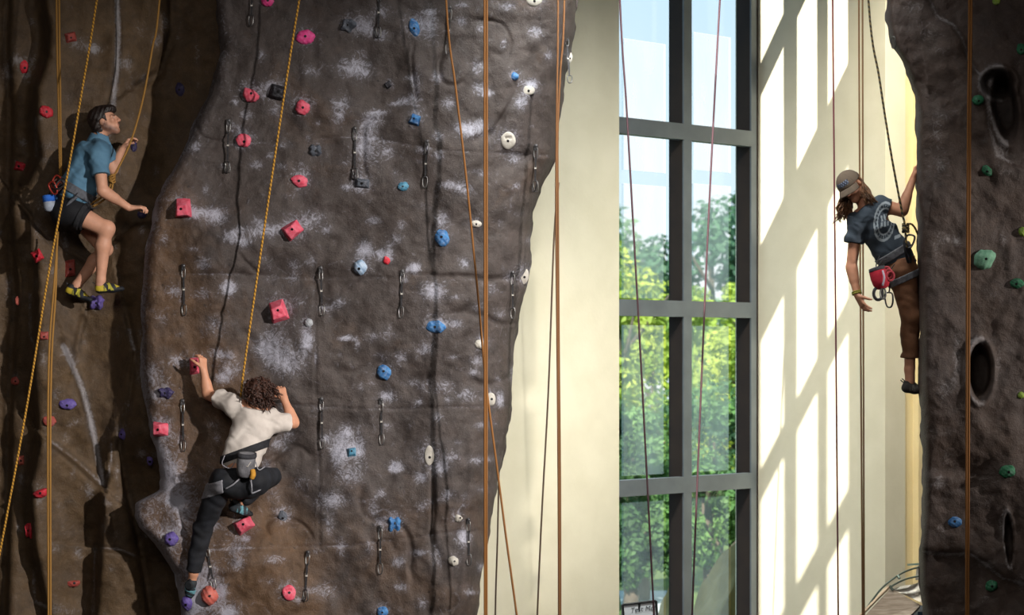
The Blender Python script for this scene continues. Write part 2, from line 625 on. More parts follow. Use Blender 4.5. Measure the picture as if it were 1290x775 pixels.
def hold_chalk(PX, PY):
    lst = []
    r = random.Random(3)
    for (x, y, s) in HOLD_SPOTS:
        lst.append((x + r.uniform(-3, 3), y - s * .3, s * 1.35 + 2, s * 1.3 + 2, r.uniform(.45, .8)))
    return blobs(PX, PY, lst)


def c_chalk(PX, PY, Y):
    r = random.Random(21)
    extra = [(r.uniform(185, 690), r.uniform(0, 775), r.uniform(4, 12), r.uniform(3, 9), r.uniform(.3, .7)) for i in range(150)]
    ch = 1.0 * blobs(PX, PY, C_CHALK) + .9 * hold_chalk(PX, PY) + blobs(PX, PY, extra)
    ch = np.minimum(ch, .95)
    # paler along the left outline and over the lower left face
    e = PX - polyx(C_LEFT, PY[:, 0])[:, None]
    ch += .55 * np.exp(-(e / 5.0) ** 2) * smooth(PY, 60, 240) + .22 * np.exp(-(e / 26) ** 2)
    ch += .28 * smooth(PY, 500, 640) * smooth(330 - PX, 0, 90)
    for s in C_SEAMS:
        d, _ = seg_dist(PX, PY, s)
        ch += .28 * np.exp(-(d / 1.2) ** 2) * (vnoise(PX / 30, PY / 30, 5) > -.1)
    br = .85 * smooth(330 - PX + .35 * (PY - 380), 0, 110) + .25 * smooth(PY, 560, 700)
    dk = np.zeros(PX.shape)
    r = random.Random(11)
    for i in range(150):                                  # small bolt holes
        x, y = r.uniform(190, 690), r.uniform(0, 775)
        m = (np.abs(PX - x) < 5) & (np.abs(PY - y) < 5)
        dk[m] += np.exp(-((PX[m] - x) ** 2 + (PY[m] - y) ** 2) / 1.6)
    return ch, np.clip(br, 0, 1), dk


# ---- left wall, set back
L_LEFT = [(-90, -330), (-90, 1080)]
L_RIGHT = [(330, -330), (330, 1080)]
L_LEDGES = [  # polyline, step (m, + = right side further back), width px
    ([(46, -40), (58, 40), (56, 70), (42, 110), (40, 160), (46, 196), (30, 230)], -.40, 6, 70),
    ([(12, -40), (8, 60), (14, 150), (10, 260), (20, 380), (12, 520), (6, 775)], -.22, 8, 50),
    ([(146, -40), (150, 40), (148, 90), (138, 140), (120, 180)], .07, 5, 40),
    ([(215, -40), (216, 40), (200, 90), (170, 110)], .16, 8, 60),
    ([(42, 330), (44, 400), (38, 470), (46, 560), (34, 610), (40, 690), (58, 775)], -.30, 6, 50),
    ([(82, 430), (100, 480), (116, 540), (130, 612)], .16, 5, 50),
    ([(132, 600), (126, 640), (124, 690), (118, 775)], -.28, 5, 50),
    ([(64, 556), (100, 585), (130, 614)], .16, 5, 40),
    ([(160, 398), (170, 440), (164, 500), (150, 560), (160, 620), (172, 670), (190, 775)], .14, 8, 50),
    ([(105, 400), (96, 440)], .10, 6, 40),
    ([(122, 690), (150, 693), (172, 700)], .12, 5, 40),
    ([(20, 250), (60, 300), (110, 330), (150, 300)], .14, 12, 60)]
L_WHITE = [([(146, -40), (149, 40), (147, 90), (142, 135)], 3.6, .9), ([(80, 436), (92, 462), (106, 496), (118, 545), (129, 608)], 4.2, .8), ([(163, 416), (168, 440)], 2.5, .7),
           ([(95, 455), (90, 440), (76, 445)], 5, .3), ([(128, 690), (150, 692), (170, 700)], 2, .6), ([(120, 690), (117, 775)], 2, .5), ([(42, 720), (44, 758), (60, 765)], 2.2, .5),
           ([(64, 556), (100, 583), (128, 610)], 2, .4), ([(44, 150), (46, 196)], 3, .4), ([(38, 370), (38, 420), (44, 440)], 2.2, .4), ([(140, 560), (140, 580), (136, 600)], 2, .6)]  # pale crack lines, plus lit ledge edges painted into the colour
L_CHALK = [(100, 55, 16, 8, .6), (120, 62, 16, 6, .6), (200, 48, 10, 8, .5), (180, 97, 8, 7, .6), (60, 185, 14, 8, .5), (225, 45, 5, 14, .4), (246, 52, 5, 14, .4), (70, 560, 8, 5, .3), (108, 615, 10, 10, .35),
           (70, 692, 8, 8, .6), (85, 672, 14, 5, .4), (25, 600, 8, 8, .4), (70, 495, 8, 10, .5), (130, 470, 12, 12, .25), (150, 540, 8, 10, .35), (150, 630, 16, 10, .35), (60, 765, 20, 8, .5), (90, 770, 24, 6, .4),
           (24, 710, 8, 20, .3), (82, 385, 8, 12, .35), (60, 300, 10, 10, .3), (85, 310, 6, 12, .4), (110, 210, 10, 12, .4)]


def l_depth(PX, PY):
    y = .50 + .05 * fbm(PX / 90, PY / 110, 41, 3) + .010 * fbm(PX / 16, PY / 16, 51, 3)
    for poly, a, w, L in L_LEDGES:
        d, s = seg_dist(PX, PY, poly)
        y = y + a * .5 * np.tanh(s * d / w) * np.exp(-(d / L) ** 2) + .05 * np.exp(-(d / 2.6) ** 2)
    y = y + .34 * smooth(PX, 150, 215) * (1 - smooth(PY, 200, 300)) - .26 * smooth(PX, 140, 180) * smooth(PY, 330, 420) * (1 - smooth(PY, 540, 600)) + .04 * smooth(PX, 140, 200) * smooth(PY, 560, 660)
    return y


def l_chalk_lit(PX, PY, Y):
    r = random.Random(31)
    extra = [(r.uniform(0, 250), r.uniform(0, 775), r.uniform(3, 8), r.uniform(4, 14), r.uniform(.25, .6)) for i in range(90)]
    ch = .8 * blobs(PX, PY, L_CHALK) + blobs(PX, PY, extra) + .4 * hold_chalk(PX, PY)
    for poly, w, s in L_WHITE:
        d, _ = seg_dist(PX, PY, poly)
        ch += s * np.exp(-(d / w) ** 4) * 1.1
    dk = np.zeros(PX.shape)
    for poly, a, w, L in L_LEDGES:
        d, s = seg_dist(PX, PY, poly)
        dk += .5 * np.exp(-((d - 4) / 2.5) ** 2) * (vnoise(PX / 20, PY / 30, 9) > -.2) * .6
    return ch, np.full(PX.shape, .8), dk


# ---- right wall
R_LEFT = [(1100, -330), (1112, -60), (1115, 0), (1115, 25), (1122, 55), (1136, 80), (1143, 98), (1151, 120), (1154, 140), (1153, 200), (1154, 260), (1157, 340), (1158, 480), (1160, 560), (1162, 610), (1161, 650), (1158, 695), (1159, 740),
          (1163, 775), (1168, 870), (1170, 1080)]
R_RIGHT = [(1420, -330), (1420, 1080)]
R_LEDGES = [([(1172, 0), (1180, 20), (1202, 32), (1214, 52), (1220, 75), (1235, 95), (1242, 120), (1246, 160), (1256, 195), (1275, 205)], .07, 4, 30),
            ([(1163, 695), (1190, 698), (1222, 698), (1240, 710), (1262, 728), (1290, 736)], -.08, 5, 30),
            ([(1170, 120), (1182, 190), (1176, 230)], -.10, 10, 40), ([(1165, 597), (1215, 600)], .05, 4, 26), ([(1160, 270), (1168, 330), (1160, 420), (1168, 520), (1162, 590)], -.06, 10, 36)]
R_POCKETS = [(1266, 135, 17, 44, .34, .12), (1235, 468, 16, 38, .24, 0.0), (1271, 680, 6, 34, .18, .05), (1258, 105, 22, 20, .2, 0)]
R_CHALK = [(1150, 10, 16, 10, .5), (1170, 40, 24, 20, .4), (1185, 65, 14, 10, .4), (1180, 165, 10, 30, .55), (1185, 210, 14, 16, .5), (1200, 145, 14, 8, .35), (1195, 300, 12, 9, .6), (1206, 305, 6, 6, .7),
           (1180, 310, 10, 20, .4), (1245, 98, 8, 12, .7), (1262, 190, 8, 14, .7), (1256, 150, 5, 30, .5), (1205, 450, 5, 40, .7), (1190, 490, 12, 20, .55), (1235, 430, 22, 5, .6), (1258, 460, 5, 26, .6), (1180, 545, 20, 9, .4),
           (1193, 578, 16, 14, .5), (1185, 605, 10, 8, .6), (1180, 612, 12, 5, .6), (1185, 670, 10, 8, .5), (1195, 700, 40, 3, .5), (1240, 712, 18, 5, .5), (1262, 660, 5, 24, .6), (1240, 635, 14, 9, .4), (1240, 755, 10, 8, .5),
           (1287, 735, 8, 16, .6), (1265, 300, 5, 12, .6), (1250, 370, 14, 8, .35), (1285, 80, 8, 12, .3), (1165, 745, 8, 20, .3), (1185, 768, 10, 7, .5), (1270, 440, 10, 9, .35), (1268, 215, 16, 6, .5)]


def r_depth(PX, PY):
    y = -.55 + .045 * fbm(PX / 80, PY / 100, 141, 3) + .009 * fbm(PX / 15, PY / 15, 151, 3)
    for poly, a, w, L in R_LEDGES:
        d, s = seg_dist(PX, PY, poly)
        y = y + a * .5 * np.tanh(s * d / w) * np.exp(-(d / L) ** 2)
    for (x, yy, rx, ry, dep, tl) in R_POCKETS:
        ux = (PX - x - tl * (PY - yy)) / rx
        r = np.hypot(ux, (PY - yy) / ry)
        y = y + dep * (1 - smooth(r, .55, 1.0)) - .03 * np.exp(-((r - 1.12) / .12) ** 2)
    return y


def r_chalk(PX, PY, Y):
    ch = .85 * blobs(PX, PY, R_CHALK) + .25 * hold_chalk(PX, PY)
    for poly, a, w, L in R_LEDGES[:2]:
        d, _ = seg_dist(PX, PY, poly)
        ch += .6 * np.exp(-(d / 2.2) ** 2)
    for (x, yy, rx, ry, dep, tl) in R_POCKETS:
        r = np.hypot((PX - x - tl * (PY - yy)) / rx, (PY - yy) / ry)
        ch += .75 * np.exp(-((r - 1.08) / .14) ** 2) * (PX < x + 5)
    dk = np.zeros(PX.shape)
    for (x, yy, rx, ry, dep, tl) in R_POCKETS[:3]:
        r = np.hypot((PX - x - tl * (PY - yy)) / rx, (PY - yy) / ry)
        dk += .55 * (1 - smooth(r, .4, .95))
    return ch, np.full(PX.shape, .35), dk


def build_walls():
    m1 = wall_mat('grey_brown_textured_concrete', '403835', '55402e')
    m2 = wall_mat('brown_textured_concrete', '473b32', '55432f', '9d9a9e', .5)
    m3 = wall_mat('dark_textured_concrete', '423733', '4c3d34', '9a9596', .55)
    c, cb = climbing_wall('climbing_wall', C_LEFT, C_RIGHT, c_depth, c_chalk, m1, 250, (16, .16), (60, .42), (1.0, 30), (1.0, 40))
    tag(c, 'big grey-brown climbing wall in the middle, smeared with chalk and dotted with pink and blue holds', 'climbing wall')
    l, lb = climbing_wall('climbing_wall', L_LEFT, L_RIGHT, l_depth, l_chalk_lit, m2, 200, (30, .1), (30, .1), (.4, 20), (.4, 10))
    tag(l, 'shaded brown climbing wall with pale vertical cracks and red holds, behind the climber in blue', 'climbing wall')
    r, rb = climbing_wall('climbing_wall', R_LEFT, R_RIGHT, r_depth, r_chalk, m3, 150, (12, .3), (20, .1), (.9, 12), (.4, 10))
    tag(r, 'dark climbing wall with deep hollows and green holds, beside the climber in a cap', 'climbing wall')
    return cb, lb, rb


# ================================================================ room shell
# building frame: corner K at the sunlit wall, w runs along the window wall (away from the camera, to the right), n runs out into the room
KX, KY = 2.52, 4.3


def W(w, n, z=0.0):
    return Vector((KX + .766 * w + .643 * n, KY + .643 * w - .766 * n, z))


def w_of(px, n):
    k = (px - 645) / F
    return (k * (19.3 - .766 * n) - 2.52 - .643 * n) / (.766 - .643 * k)


def z_of(py, w, n):
    return CZ + (HY - py) / F * (19.3 + .643 * w - .766 * n)


def wbox(mb, w0, w1, n0, n1, z0, z1):
    mb.hexa([W(w0, n0, z0), W(w1, n0, z0), W(w1, n1, z0), W(w0, n1, z0), W(w0, n0, z1), W(w1, n0, z1), W(w1, n1, z1), W(w0, n1, z1)])


def glass_mat():
    m = bpy.data.materials.new('window_glass')
    m.use_nodes = True
    N, L = m.node_tree.nodes, m.node_tree.links
    N.remove(N['Principled BSDF'])
    tr = N.new('ShaderNodeBsdfTransparent')
    tr.inputs['Color'].default_value = (.66, .79, .85, 1)
    gl = N.new('ShaderNodeBsdfGlossy')
    gl.inputs['Roughness'].default_value = .02
    no = N.new('ShaderNodeTexNoise')
    no.inputs['Scale'].default_value = 3
    rp = N.new('ShaderNodeMapRange')
    rp.inputs['To Min'].default_value = .015
    rp.inputs['To Max'].default_value = .05
    L.new(no.outputs['Fac'], rp.inputs['Value'])
    mx = N.new('ShaderNodeMixShader')
    L.new(rp.outputs['Result'], mx.inputs[0])
    L.new(tr.outputs[0], mx.inputs[1])
    L.new(gl.outputs[0], mx.inputs[2])
    L.new(mx.outputs[0], N['Material Output'].inputs['Surface'])
    return m


def reflection_mat(lo=.18, hi=.40):  # see-through pale veil that imitates a reflection in the panes
    m = bpy.data.materials.new('pane_reflection_veil')
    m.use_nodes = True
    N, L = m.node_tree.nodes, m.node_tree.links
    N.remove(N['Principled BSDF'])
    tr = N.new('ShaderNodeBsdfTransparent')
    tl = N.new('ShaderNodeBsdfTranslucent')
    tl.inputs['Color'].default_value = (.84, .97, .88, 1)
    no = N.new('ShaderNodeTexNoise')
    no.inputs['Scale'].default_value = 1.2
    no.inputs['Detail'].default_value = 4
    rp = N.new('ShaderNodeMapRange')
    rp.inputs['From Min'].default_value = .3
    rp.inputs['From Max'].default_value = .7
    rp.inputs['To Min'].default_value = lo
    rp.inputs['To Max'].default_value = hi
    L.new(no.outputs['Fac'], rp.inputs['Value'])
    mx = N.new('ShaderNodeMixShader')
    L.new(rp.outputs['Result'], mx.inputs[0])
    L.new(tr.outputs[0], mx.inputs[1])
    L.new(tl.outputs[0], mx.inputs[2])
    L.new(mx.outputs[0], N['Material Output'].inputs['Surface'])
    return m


def build_room():
    plaster = mat('cream_plaster', 'ccc6ae', 'd3cdb6', 3, .85, .12, bscale=30)
    plaster2 = mat('warm_plaster', 'd6c496', 'dccb9e', 3, .85, .12, bscale=30)
    inner = mat('grey_plaster', '6a6560', '736e68', 3, .9)
    H = 9.0
    GN = -.22                                  # glass plane
    wl = w_of(780, 0)                          # the wall's end at the window
    # wall between the climbing wall and the window, then straight back behind the climbing walls
    mb = MB()
    wend = -4.15
    wbox(mb, wend, wl, -.35, 0, 0, H)
    struct(mb.build('wall_back', plaster))
    e = W(wend, -.1)
    mb = MB()
    mb.hexa([(-9, e.y, 0), (e.x, e.y, 0), (e.x, e.y + .3, 0), (-9, e.y + .3, 0), (-9, e.y, H), (e.x, e.y, H), (e.x, e.y + .3, H), (-9, e.y + .3, H)])
    struct(mb.build('wall_behind', inner))
    # sunlit wall, perpendicular to the window
    # its far end shows a narrow jamb strip
    n1 = None
    for i in range(400):
        n = i * .01
        p = W(0, n)
        if 645 + F * p.x / (p.y - CY) >= 1115:
            n1 = n
            break
    mb = MB()
    wbox(mb, 0, .3, -.35, n1, 0, H)
    struct(mb.build('wall_right', plaster))
    w2 = w_of(1150, n1 - .02)
    mb = MB()
    wbox(mb, .3, w2, n1 - .3, n1 - .02, 0, H)
    wbox(mb, w2, 9.5, n1 - .3, n1 + .05, 0, H)
    struct(mb.build('wall_far', plaster2))
    # shell behind and beside the camera
    mb = MB()
    mb.hexa([(-9.3, -19.3, 0), (14, -19.3, 0), (14, -19, 0), (-9.3, -19, 0), (-9.3, -19.3, H), (14, -19.3, H), (14, -19, H), (-9.3, -19, H)])
    struct(mb.build('wall_front', inner))
    mb = MB()
    mb.hexa([(-9.3, -19, 0), (-9, -19, 0), (-9, 3, 0), (-9.3, 3, 0), (-9.3, -19, H), (-9, -19, H), (-9, 3, H), (-9.3, 3, H)])
    struct(mb.build('wall_left', inner))
    mb = MB()
    mb.hexa([(12, -19, 0), (12.3, -19, 0), (12.3, 8.6, 0), (12, 8.6, 0), (12, -19, H), (12.3, -19, H), (12.3, 8.6, H), (12, 8.6, H)])
    struct(mb.build('wall_side', inner))
    mb = MB()
    a, b_ = W(-5.3, -.2), W(9.8, -.2)
    mb.add([(-9.2, -19, 0), (13, -19, 0), (13, 9, 0), (b_.x, b_.y, 0), (W(0, -.2).x, W(0, -.2).y, 0), (e.x, e.y + .2, 0), (-9.2, e.y + .2, 0)], [(0, 1, 2, 3, 4, 5, 6)])
    struct(mb.build('floor', mat('rubber_floor', '4a4744', '57534f', 6, .9)))
    # ceiling with added slanting openings, shaped to throw the sun stripes beside the window
    A = 1.5
    def p_of(px):                               # stripe edge -> n on the sunlit wall
        best = min(range(300), key=lambda i: abs(645 + F * W(0, i * .006).x / (W(0, i * .006).y - CY) - px))
        return best * .006
    pc = [(p_of(958.5), p_of(987)), (p_of(1004), p_of(1029)), (p_of(1043), p_of(1068))]
    def q_of(px, py):
        n = p_of(px)
        return n + (H - z_of(py, 0, n)) / 1.5
    rows = [(q_of(967, -150), q_of(967, 60)), (q_of(967, 102), q_of(967, 290)), (q_of(967, 413), q_of(967, 573)), (q_of(969, 612), q_of(969, 800)), (q_of(969, 850), q_of(969, 1020))]
    cp = [-24, -3] + [v for c in pc for v in c] + [30]
    rr = sorted([(min(a), max(a)) for a in rows])
    cq = [-9, -.3] + [v for c in rr for v in c] + [26]
    mb = MB()
    for i in range(len(cp) - 1):
        for j in range(len(cq) - 1):
            pm, qm = (cp[i] + cp[i + 1]) / 2, (cq[j] + cq[j + 1]) / 2
            if any(c[0] < pm < c[1] for c in pc) and any(r[0] < qm < r[1] for r in rr):
                continue
            if j == 0:
                continue
            q4 = []
            for (p, q) in ((cp[i], cq[j]), (cp[i + 1], cq[j]), (cp[i + 1], cq[j + 1]), (cp[i], cq[j + 1])):
                q4.append(W(A * (p - q), q, H))
            mb.add(q4, [(0, 1, 2, 3)])
    mb.add([(-9.3, -12, H), (e.x + .1, -12, H), (e.x + .1, e.y + .3, H), (-9.3, e.y + .3, H)], [(0, 1, 2, 3)])
    struct(mb.build('ceiling', inner))
    # ---------------- the tall window
    fm = mat('grey_window_metal', '585f63', '62696d', 4, .5, .05, metal=.1)
    fd = mat('dark_window_metal', '231a16', '2a2019', 4, .8)
    fr = MB()
    dk = MB()
    nf = -.03                                    # face of mullions and transoms
    nb = GN - .02
    z0, z1 = .3, 8.6
    def mull(pa, pb):                            # front face between two columns of pixels
        a, b = w_of(pa, nf), w_of(pb, nf)
        wbox(fr, a, b, nf - .02, nf, z0, z1)
        wbox(dk, a + .003, b - .003, nb, nf - .02, z0, z1)
    mull(861.5, 871.5)
    mull(946.5, 953)
    wbox(dk, w_of(953, nf), 0, nb, nf - .004, z0, z1)
    wbox(dk, wl - .14, wl + .015, nb, nf - .05, z0, z1)
    wa, wb = wl, w_of(948, nf)
    zrows = []
    for pl in (-72, 157.5, 387.5, 616, 845):
        zc = z_of(pl, w_of(782, nf), nf)
        wbox(fr, wl - .05, wb, nf - .085, nf + .002, zc - .078, zc + .078)
        wbox(dk, wl - .05, wb, nb, nf - .085, zc - .06, zc + .06)
        zrows.append(zc)
    wbox(fr, wl - .05, wb, nb, nf, z0 - .1, z0)
    wbox(fr, wl - .05, wb, nb, nf, z1, z1 + .1)
    wf = struct(fr.build('window_1', fm))
    d = dk.build('window_frame', fd)
    d.parent = wf
    # wall under and over the window
    mb = MB()
    wbox(mb, wl, 0, -.35, -.02, 0, z0 - .1)
    wbox(mb, wl, 0, -.35, -.02, z1 + .1, H)
    struct(mb.build('trim_1', plaster))
    gm, veil_m, veil_m2 = glass_mat(), reflection_mat(), reflection_mat(.10, .22)
    zs = [z0] + sorted(zrows) + [z1]
    cl = [(wl - .1, w_of(846, GN)), (w_of(868, GN), w_of(934, GN))]
    for ci, (a, b) in enumerate(cl):
        for k in range(len(zs) - 1):
            mb = MB()
            parts_ = []
            # pale veil painting the reflection of opposite windows over most of a pane
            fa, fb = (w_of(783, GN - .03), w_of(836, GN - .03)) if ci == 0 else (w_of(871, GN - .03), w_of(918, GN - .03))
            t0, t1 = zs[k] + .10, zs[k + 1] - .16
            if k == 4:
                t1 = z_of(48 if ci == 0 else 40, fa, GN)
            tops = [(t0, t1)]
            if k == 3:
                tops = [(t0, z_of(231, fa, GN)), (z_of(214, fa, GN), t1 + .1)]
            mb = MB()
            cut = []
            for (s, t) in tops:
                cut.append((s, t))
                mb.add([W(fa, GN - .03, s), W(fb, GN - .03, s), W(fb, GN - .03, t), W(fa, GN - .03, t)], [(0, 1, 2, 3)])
            g2 = mb.build('pane_reflection', veil_m2 if k <= 1 else veil_m)
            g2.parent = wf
            # tinted glass all round the painted reflection
            mb = MB()
            def rect(w0, w1, s, t):
                mb.add([W(w0, GN, s), W(w1, GN, s), W(w1, GN, t), W(w0, GN, t)], [(0, 1, 2, 3)])
            rect(a, fa, zs[k], zs[k + 1])
            rect(fb, b, zs[k], zs[k + 1])
            edges = [zs[k]] + [v for c in cut for v in c] + [zs[k + 1]]
            for q in range(0, len(edges), 2):
                rect(fa, fb, edges[q], edges[q + 1])
            g = mb.build('glass_pane', gm)
            g.parent = wf


# ================================================================ outside
def leaf_mat(name, c1, c2):
    m = mat(name, c1, c2, 1.7, .6, trans=.45)
    return m


def tree(x, y, z0, h, r, c1, c2, label, seed, n=2600, leaf=.17, fine=.62, trunk=True, group=None, cat='tree', name='tree', squash=1.0):
    rg = np.random.RandomState(seed)
    n, leaf = int(n * 2.2), leaf * fine
    root = empty(name, (x, y, z0))
    tag(root, label, cat, group)
    if trunk:
        mb = MB()
        mb.tube([(x, y, z0), (x + .05, y, z0 + h * .3), (x - .05, y + .1, z0 + h * .75)], [.16, .12, .04], 8)
        for k in range(5):
            a = k * 1.3 + seed
            mb.tube([(x, y, z0 + h * (.3 + .08 * k)), (x + math.cos(a) * r * .6, y + math.sin(a) * r * .6, z0 + h * (.5 + .08 * k))], [.06, .02], 6)
        mb.build('trunk', mat('tree_bark', '4b4238', '5f5446', 5, .9, .4), root, True)
    # clumps of leaves
    nc = 26
    cc = rg.normal(size=(nc, 3))
    cc /= np.linalg.norm(cc, axis=1)[:, None]
    cc *= rg.uniform(.35, .95, (nc, 1))
    cen = np.array([x, y, z0 + h * .60]) + cc * np.array([r, r, h * .40 * squash])
    rad = rg.uniform(.22, .42, nc) * r
    which = rg.randint(0, nc, n)
    dv = rg.normal(size=(n, 3))
    dv /= np.linalg.norm(dv, axis=1)[:, None]
    P = cen[which] + dv * (rad[which] * rg.uniform(.55, 1.05, n))[:, None]
    nn = dv + rg.normal(size=(n, 3)) * .6 + np.array([0, 0, .4])
    nn /= np.linalg.norm(nn, axis=1)[:, None]
    t1 = np.cross(nn, rg.normal(size=(n, 3)))
    t1 /= np.linalg.norm(t1, axis=1)[:, None]
    t2 = np.cross(nn, t1)
    s = (leaf * rg.uniform(.6, 1.3, n))[:, None]
    V = np.stack([P - t1 * s, P - t2 * s * .55, P + t1 * s, P + t2 * s * .55], 1).reshape(-1, 3)
    Q = np.arange(4 * n).reshape(n, 4)
    o = link('foliage', V, Q, leaf_mat('leaves_' + c1 + c2, c1, c2), None)
    adopt(o, root)
    return root


def build_outside():
    mb = MB()
    mb.add([(-25, 5.5, -.25), (60, 5.5, -.25), (60, 90, -.25), (-25, 90, -.25)], [(0, 3, 2, 1)])
    g = mb.build('ground', mat('lawn_ground', '4a5a30', '647a3c', 2.5, .95, .3))
    struct(g)
    mb = MB()
    mb.add([(1.6, 9, -.24), (2.5, 9, -.24), (2.9, 19, -.24), (1.9, 19, -.24)], [(0, 3, 2, 1)])
    struct(mb.build('path', mat('pale_paving', 'a9b4b4', 'b5bfbf', 3, .9)))
    LB = 'tree seen through the tall window, '
    tree(2.1, 22, -.2, 6.6, 1.7, '7f9a3a', 'c2cc55', 'sunlit yellow-green tree showing through the left column of window panes', 1, 3600, .13)
    tree(4.7, 25, -.2, 6.0, 1.6, '86a044', 'c6d25c', 'sunlit yellow-green tree showing low in the right column of window panes', 2, 3600, .13)
    tree(1.6, 33, -.2, 8.3, 2.3, '4f7040', '8aa65a', 'pale mid-green tree rising behind the yellow-green one at the left panes', 3, 2600, .2)
    tree(5.4, 36, -.2, 9.4, 1.9, '3d5f4a', '5f8560', 'tall blue-green tree whose top meets the sky at the right edge of the window', 4, 2600, .2)
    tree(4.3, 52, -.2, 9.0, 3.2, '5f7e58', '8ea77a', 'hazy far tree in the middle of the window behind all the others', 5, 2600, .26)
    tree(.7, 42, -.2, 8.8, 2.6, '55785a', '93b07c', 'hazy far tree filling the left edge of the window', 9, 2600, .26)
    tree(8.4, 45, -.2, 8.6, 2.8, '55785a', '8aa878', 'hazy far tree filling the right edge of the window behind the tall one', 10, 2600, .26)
    tree(8.3, 27, -.2, 6.4, 1.7, '7f9a3a', 'b9c852', 'yellow-green tree outside, hidden beyond the right jamb of the window', 15, 2600, .15)
    tree(11.5, 34, -.2, 8.0, 2.4, '4f7040', '8aa65a', 'mid-green tree outside, farthest beyond the right jamb of the window', 16, 2400, .2)
    tree(6.2, 19, -.2, 3.4, 1.2, '3a5a3c', '6f9650', 'green bush outside, hidden beyond the right jamb of the window', 17, 2400, .10, cat='bush', name='bush')
    tree(3.3, 29, -.2, 5.6, 1.7, '6b8c3e', 'a9c25a', 'mid-green tree standing between the two yellow-green ones', 11, 3200, .15)
    tree(2.9, 13.2, -.2, 2.9, .8, '3f5f38', '739a4e', 'low dense bush just behind the boulders', 12, 2400, .08, cat='bush', name='bush')
    tree(2.2, 17.5, -.2, 3.3, .8, '4a6e42', '86ab62', 'soft green bush behind the lowest left-hand window pane', 13, 2400, .09, cat='bush', name='bush')
    tree(1.75, 13.6, -.2, 1.9, .55, '2f4a2a', '557a40', 'low dark bush at the foot of the left column of window panes', 14, 2200, .08, cat='bush', name='bush')
    tree(1.35, 15.5, -.2, 4.0, .75, '2f4a2a', '57753a', 'dark narrow leafy bush by the left edge of the window', 6, 2200, .09, cat='bush', name='bush')
    tree(3.55, 18.5, -.2, 3.6, 1.35, '3a5a3c', '6f9650', 'dark green rounded bush behind the lowest window panes', 7, 2600, .10, cat='bush', name='bush')
    # tan boulder beyond the lower right pane
    def rock(name, label, c, r, seed, sq):
        bm = bmesh.new()
        bmesh.ops.create_icosphere(bm, subdivisions=4, radius=1)
        for v in bm.verts:
            p = v.co.copy()
            for nx in sq:
                n_ = Vector(nx[:3]).normalized()
                dd = p.dot(n_) - nx[3]
                if dd > 0:
                    p -= n_ * dd
            p += p.normalized() * .05 * math.sin(p.x * 9 + seed) * math.sin(p.z * 8 + p.y * 7)
            v.co = Vector((p.x * r[0], p.y * r[1], p.z * r[2])) + Vector(c)
        me = bpy.data.meshes.new(name)
        bm.to_mesh(me)
        bm.free()
        o = bpy.data.objects.new(name, me)
        COL.objects.link(o)
        me.materials.append(mat('tan_rock', '6d6238', '958758', 2.2, .9, .6, bscale=9))
        tag(o, label, 'boulder')
        return o
    rock('boulder', 'big tan boulder with a peaked top outside the lowest right-hand window pane', (3.0, 10.5, .3), (.66, .6, 1.22), 1, [(-.75, -.3, .75, .55), (.9, -.2, .5, .62), (0, -1, .2, .6)])
    rock('boulder', 'small tan boulder outside the lowest left-hand window pane', (2.08, 9.4, .3), (.30, .35, .9), 5, [(-.6, -.3, .8, .5), (.8, -.3, .6, .5), (0, -1, .1, .6)])


def build_light():
    w = bpy.data.worlds.new('sky')
    SC.world = w
    w.use_nodes = True
    N, L = w.node_tree.nodes, w.node_tree.links
    bg = N['Background']
    tc = N.new('ShaderNodeTexCoord')
    sx = N.new('ShaderNodeSeparateXYZ')
    L.new(tc.outputs['Generated'], sx.inputs[0])
    cr = N.new('ShaderNodeValToRGB')
    cr.color_ramp.elements[0].position = 0.0
    cr.color_ramp.elements[0].color = (1.0, 1.0, 1.0, 1)
    cr.color_ramp.elements[1].position = .35
    cr.color_ramp.elements[1].color = (.55, .76, 1.0, 1)
    L.new(sx.outputs['Z'], cr.inputs['Fac'])
    L.new(cr.outputs['Color'], bg.inputs['Color'])
    bg.inputs['Strength'].default_value = 1.3

    def lamp(name, typ, loc, aim, energy, color, **kw):
        l = bpy.data.lights.new(name, typ)
        l.energy = energy
        l.color = color
        for k, v in kw.items():
            setattr(l, k, v)
        o = bpy.data.objects.new(name, l)
        COL.objects.link(o)
        o.location = loc
        o.rotation_euler = (Vector(aim) - Vector(loc)).to_track_quat('-Z', 'Y').to_euler()
        return o
    s = Vector((.506, 1.73, -1.5))
    lamp('sun', 'SUN', (0, -30, 30), Vector((0, -30, 30)) + s, 12.0, (1.0, .95, .86), angle=.006)
    lamp('wall_spot', 'SPOT', (8.6, -13.0, 7.2), (-2.0, 0, 3.5), 12800, (1.0, .95, .90), spot_size=.47, spot_blend=1.0, shadow_soft_size=.2)
    lamp('side_spot', 'SPOT', (11.2, -3.4, 5.6), (4.2, -.5, 4.2), 2600, (1.0, .93, .86), spot_size=.42, spot_blend=.7, shadow_soft_size=.12)
    lamp('fill_area', 'AREA', (-1.5, -12, 8.7), (-.5, 0, 4), 470, (1, .93, .86), shape='RECTANGLE', size=7, size_y=3)
    lamp('plaster_fill', 'AREA', (1.2, -1.6, 8.8), (1.3, 3.2, 2.6), 150, (.98, .99, .95), shape='RECTANGLE', size=1.6, size_y=1.6, spread=1.25)  # added fill lamp, brightens the cream wall by the window
    lamp('corner_fill', 'AREA', (4.0, 1.3, 8.8), (4.05, 3.5, 2.5), 120, (1.0, .93, .78), shape='RECTANGLE', size=1.5, size_y=.8, spread=1.5)  # added warm fill lamp for the far wall past the corner


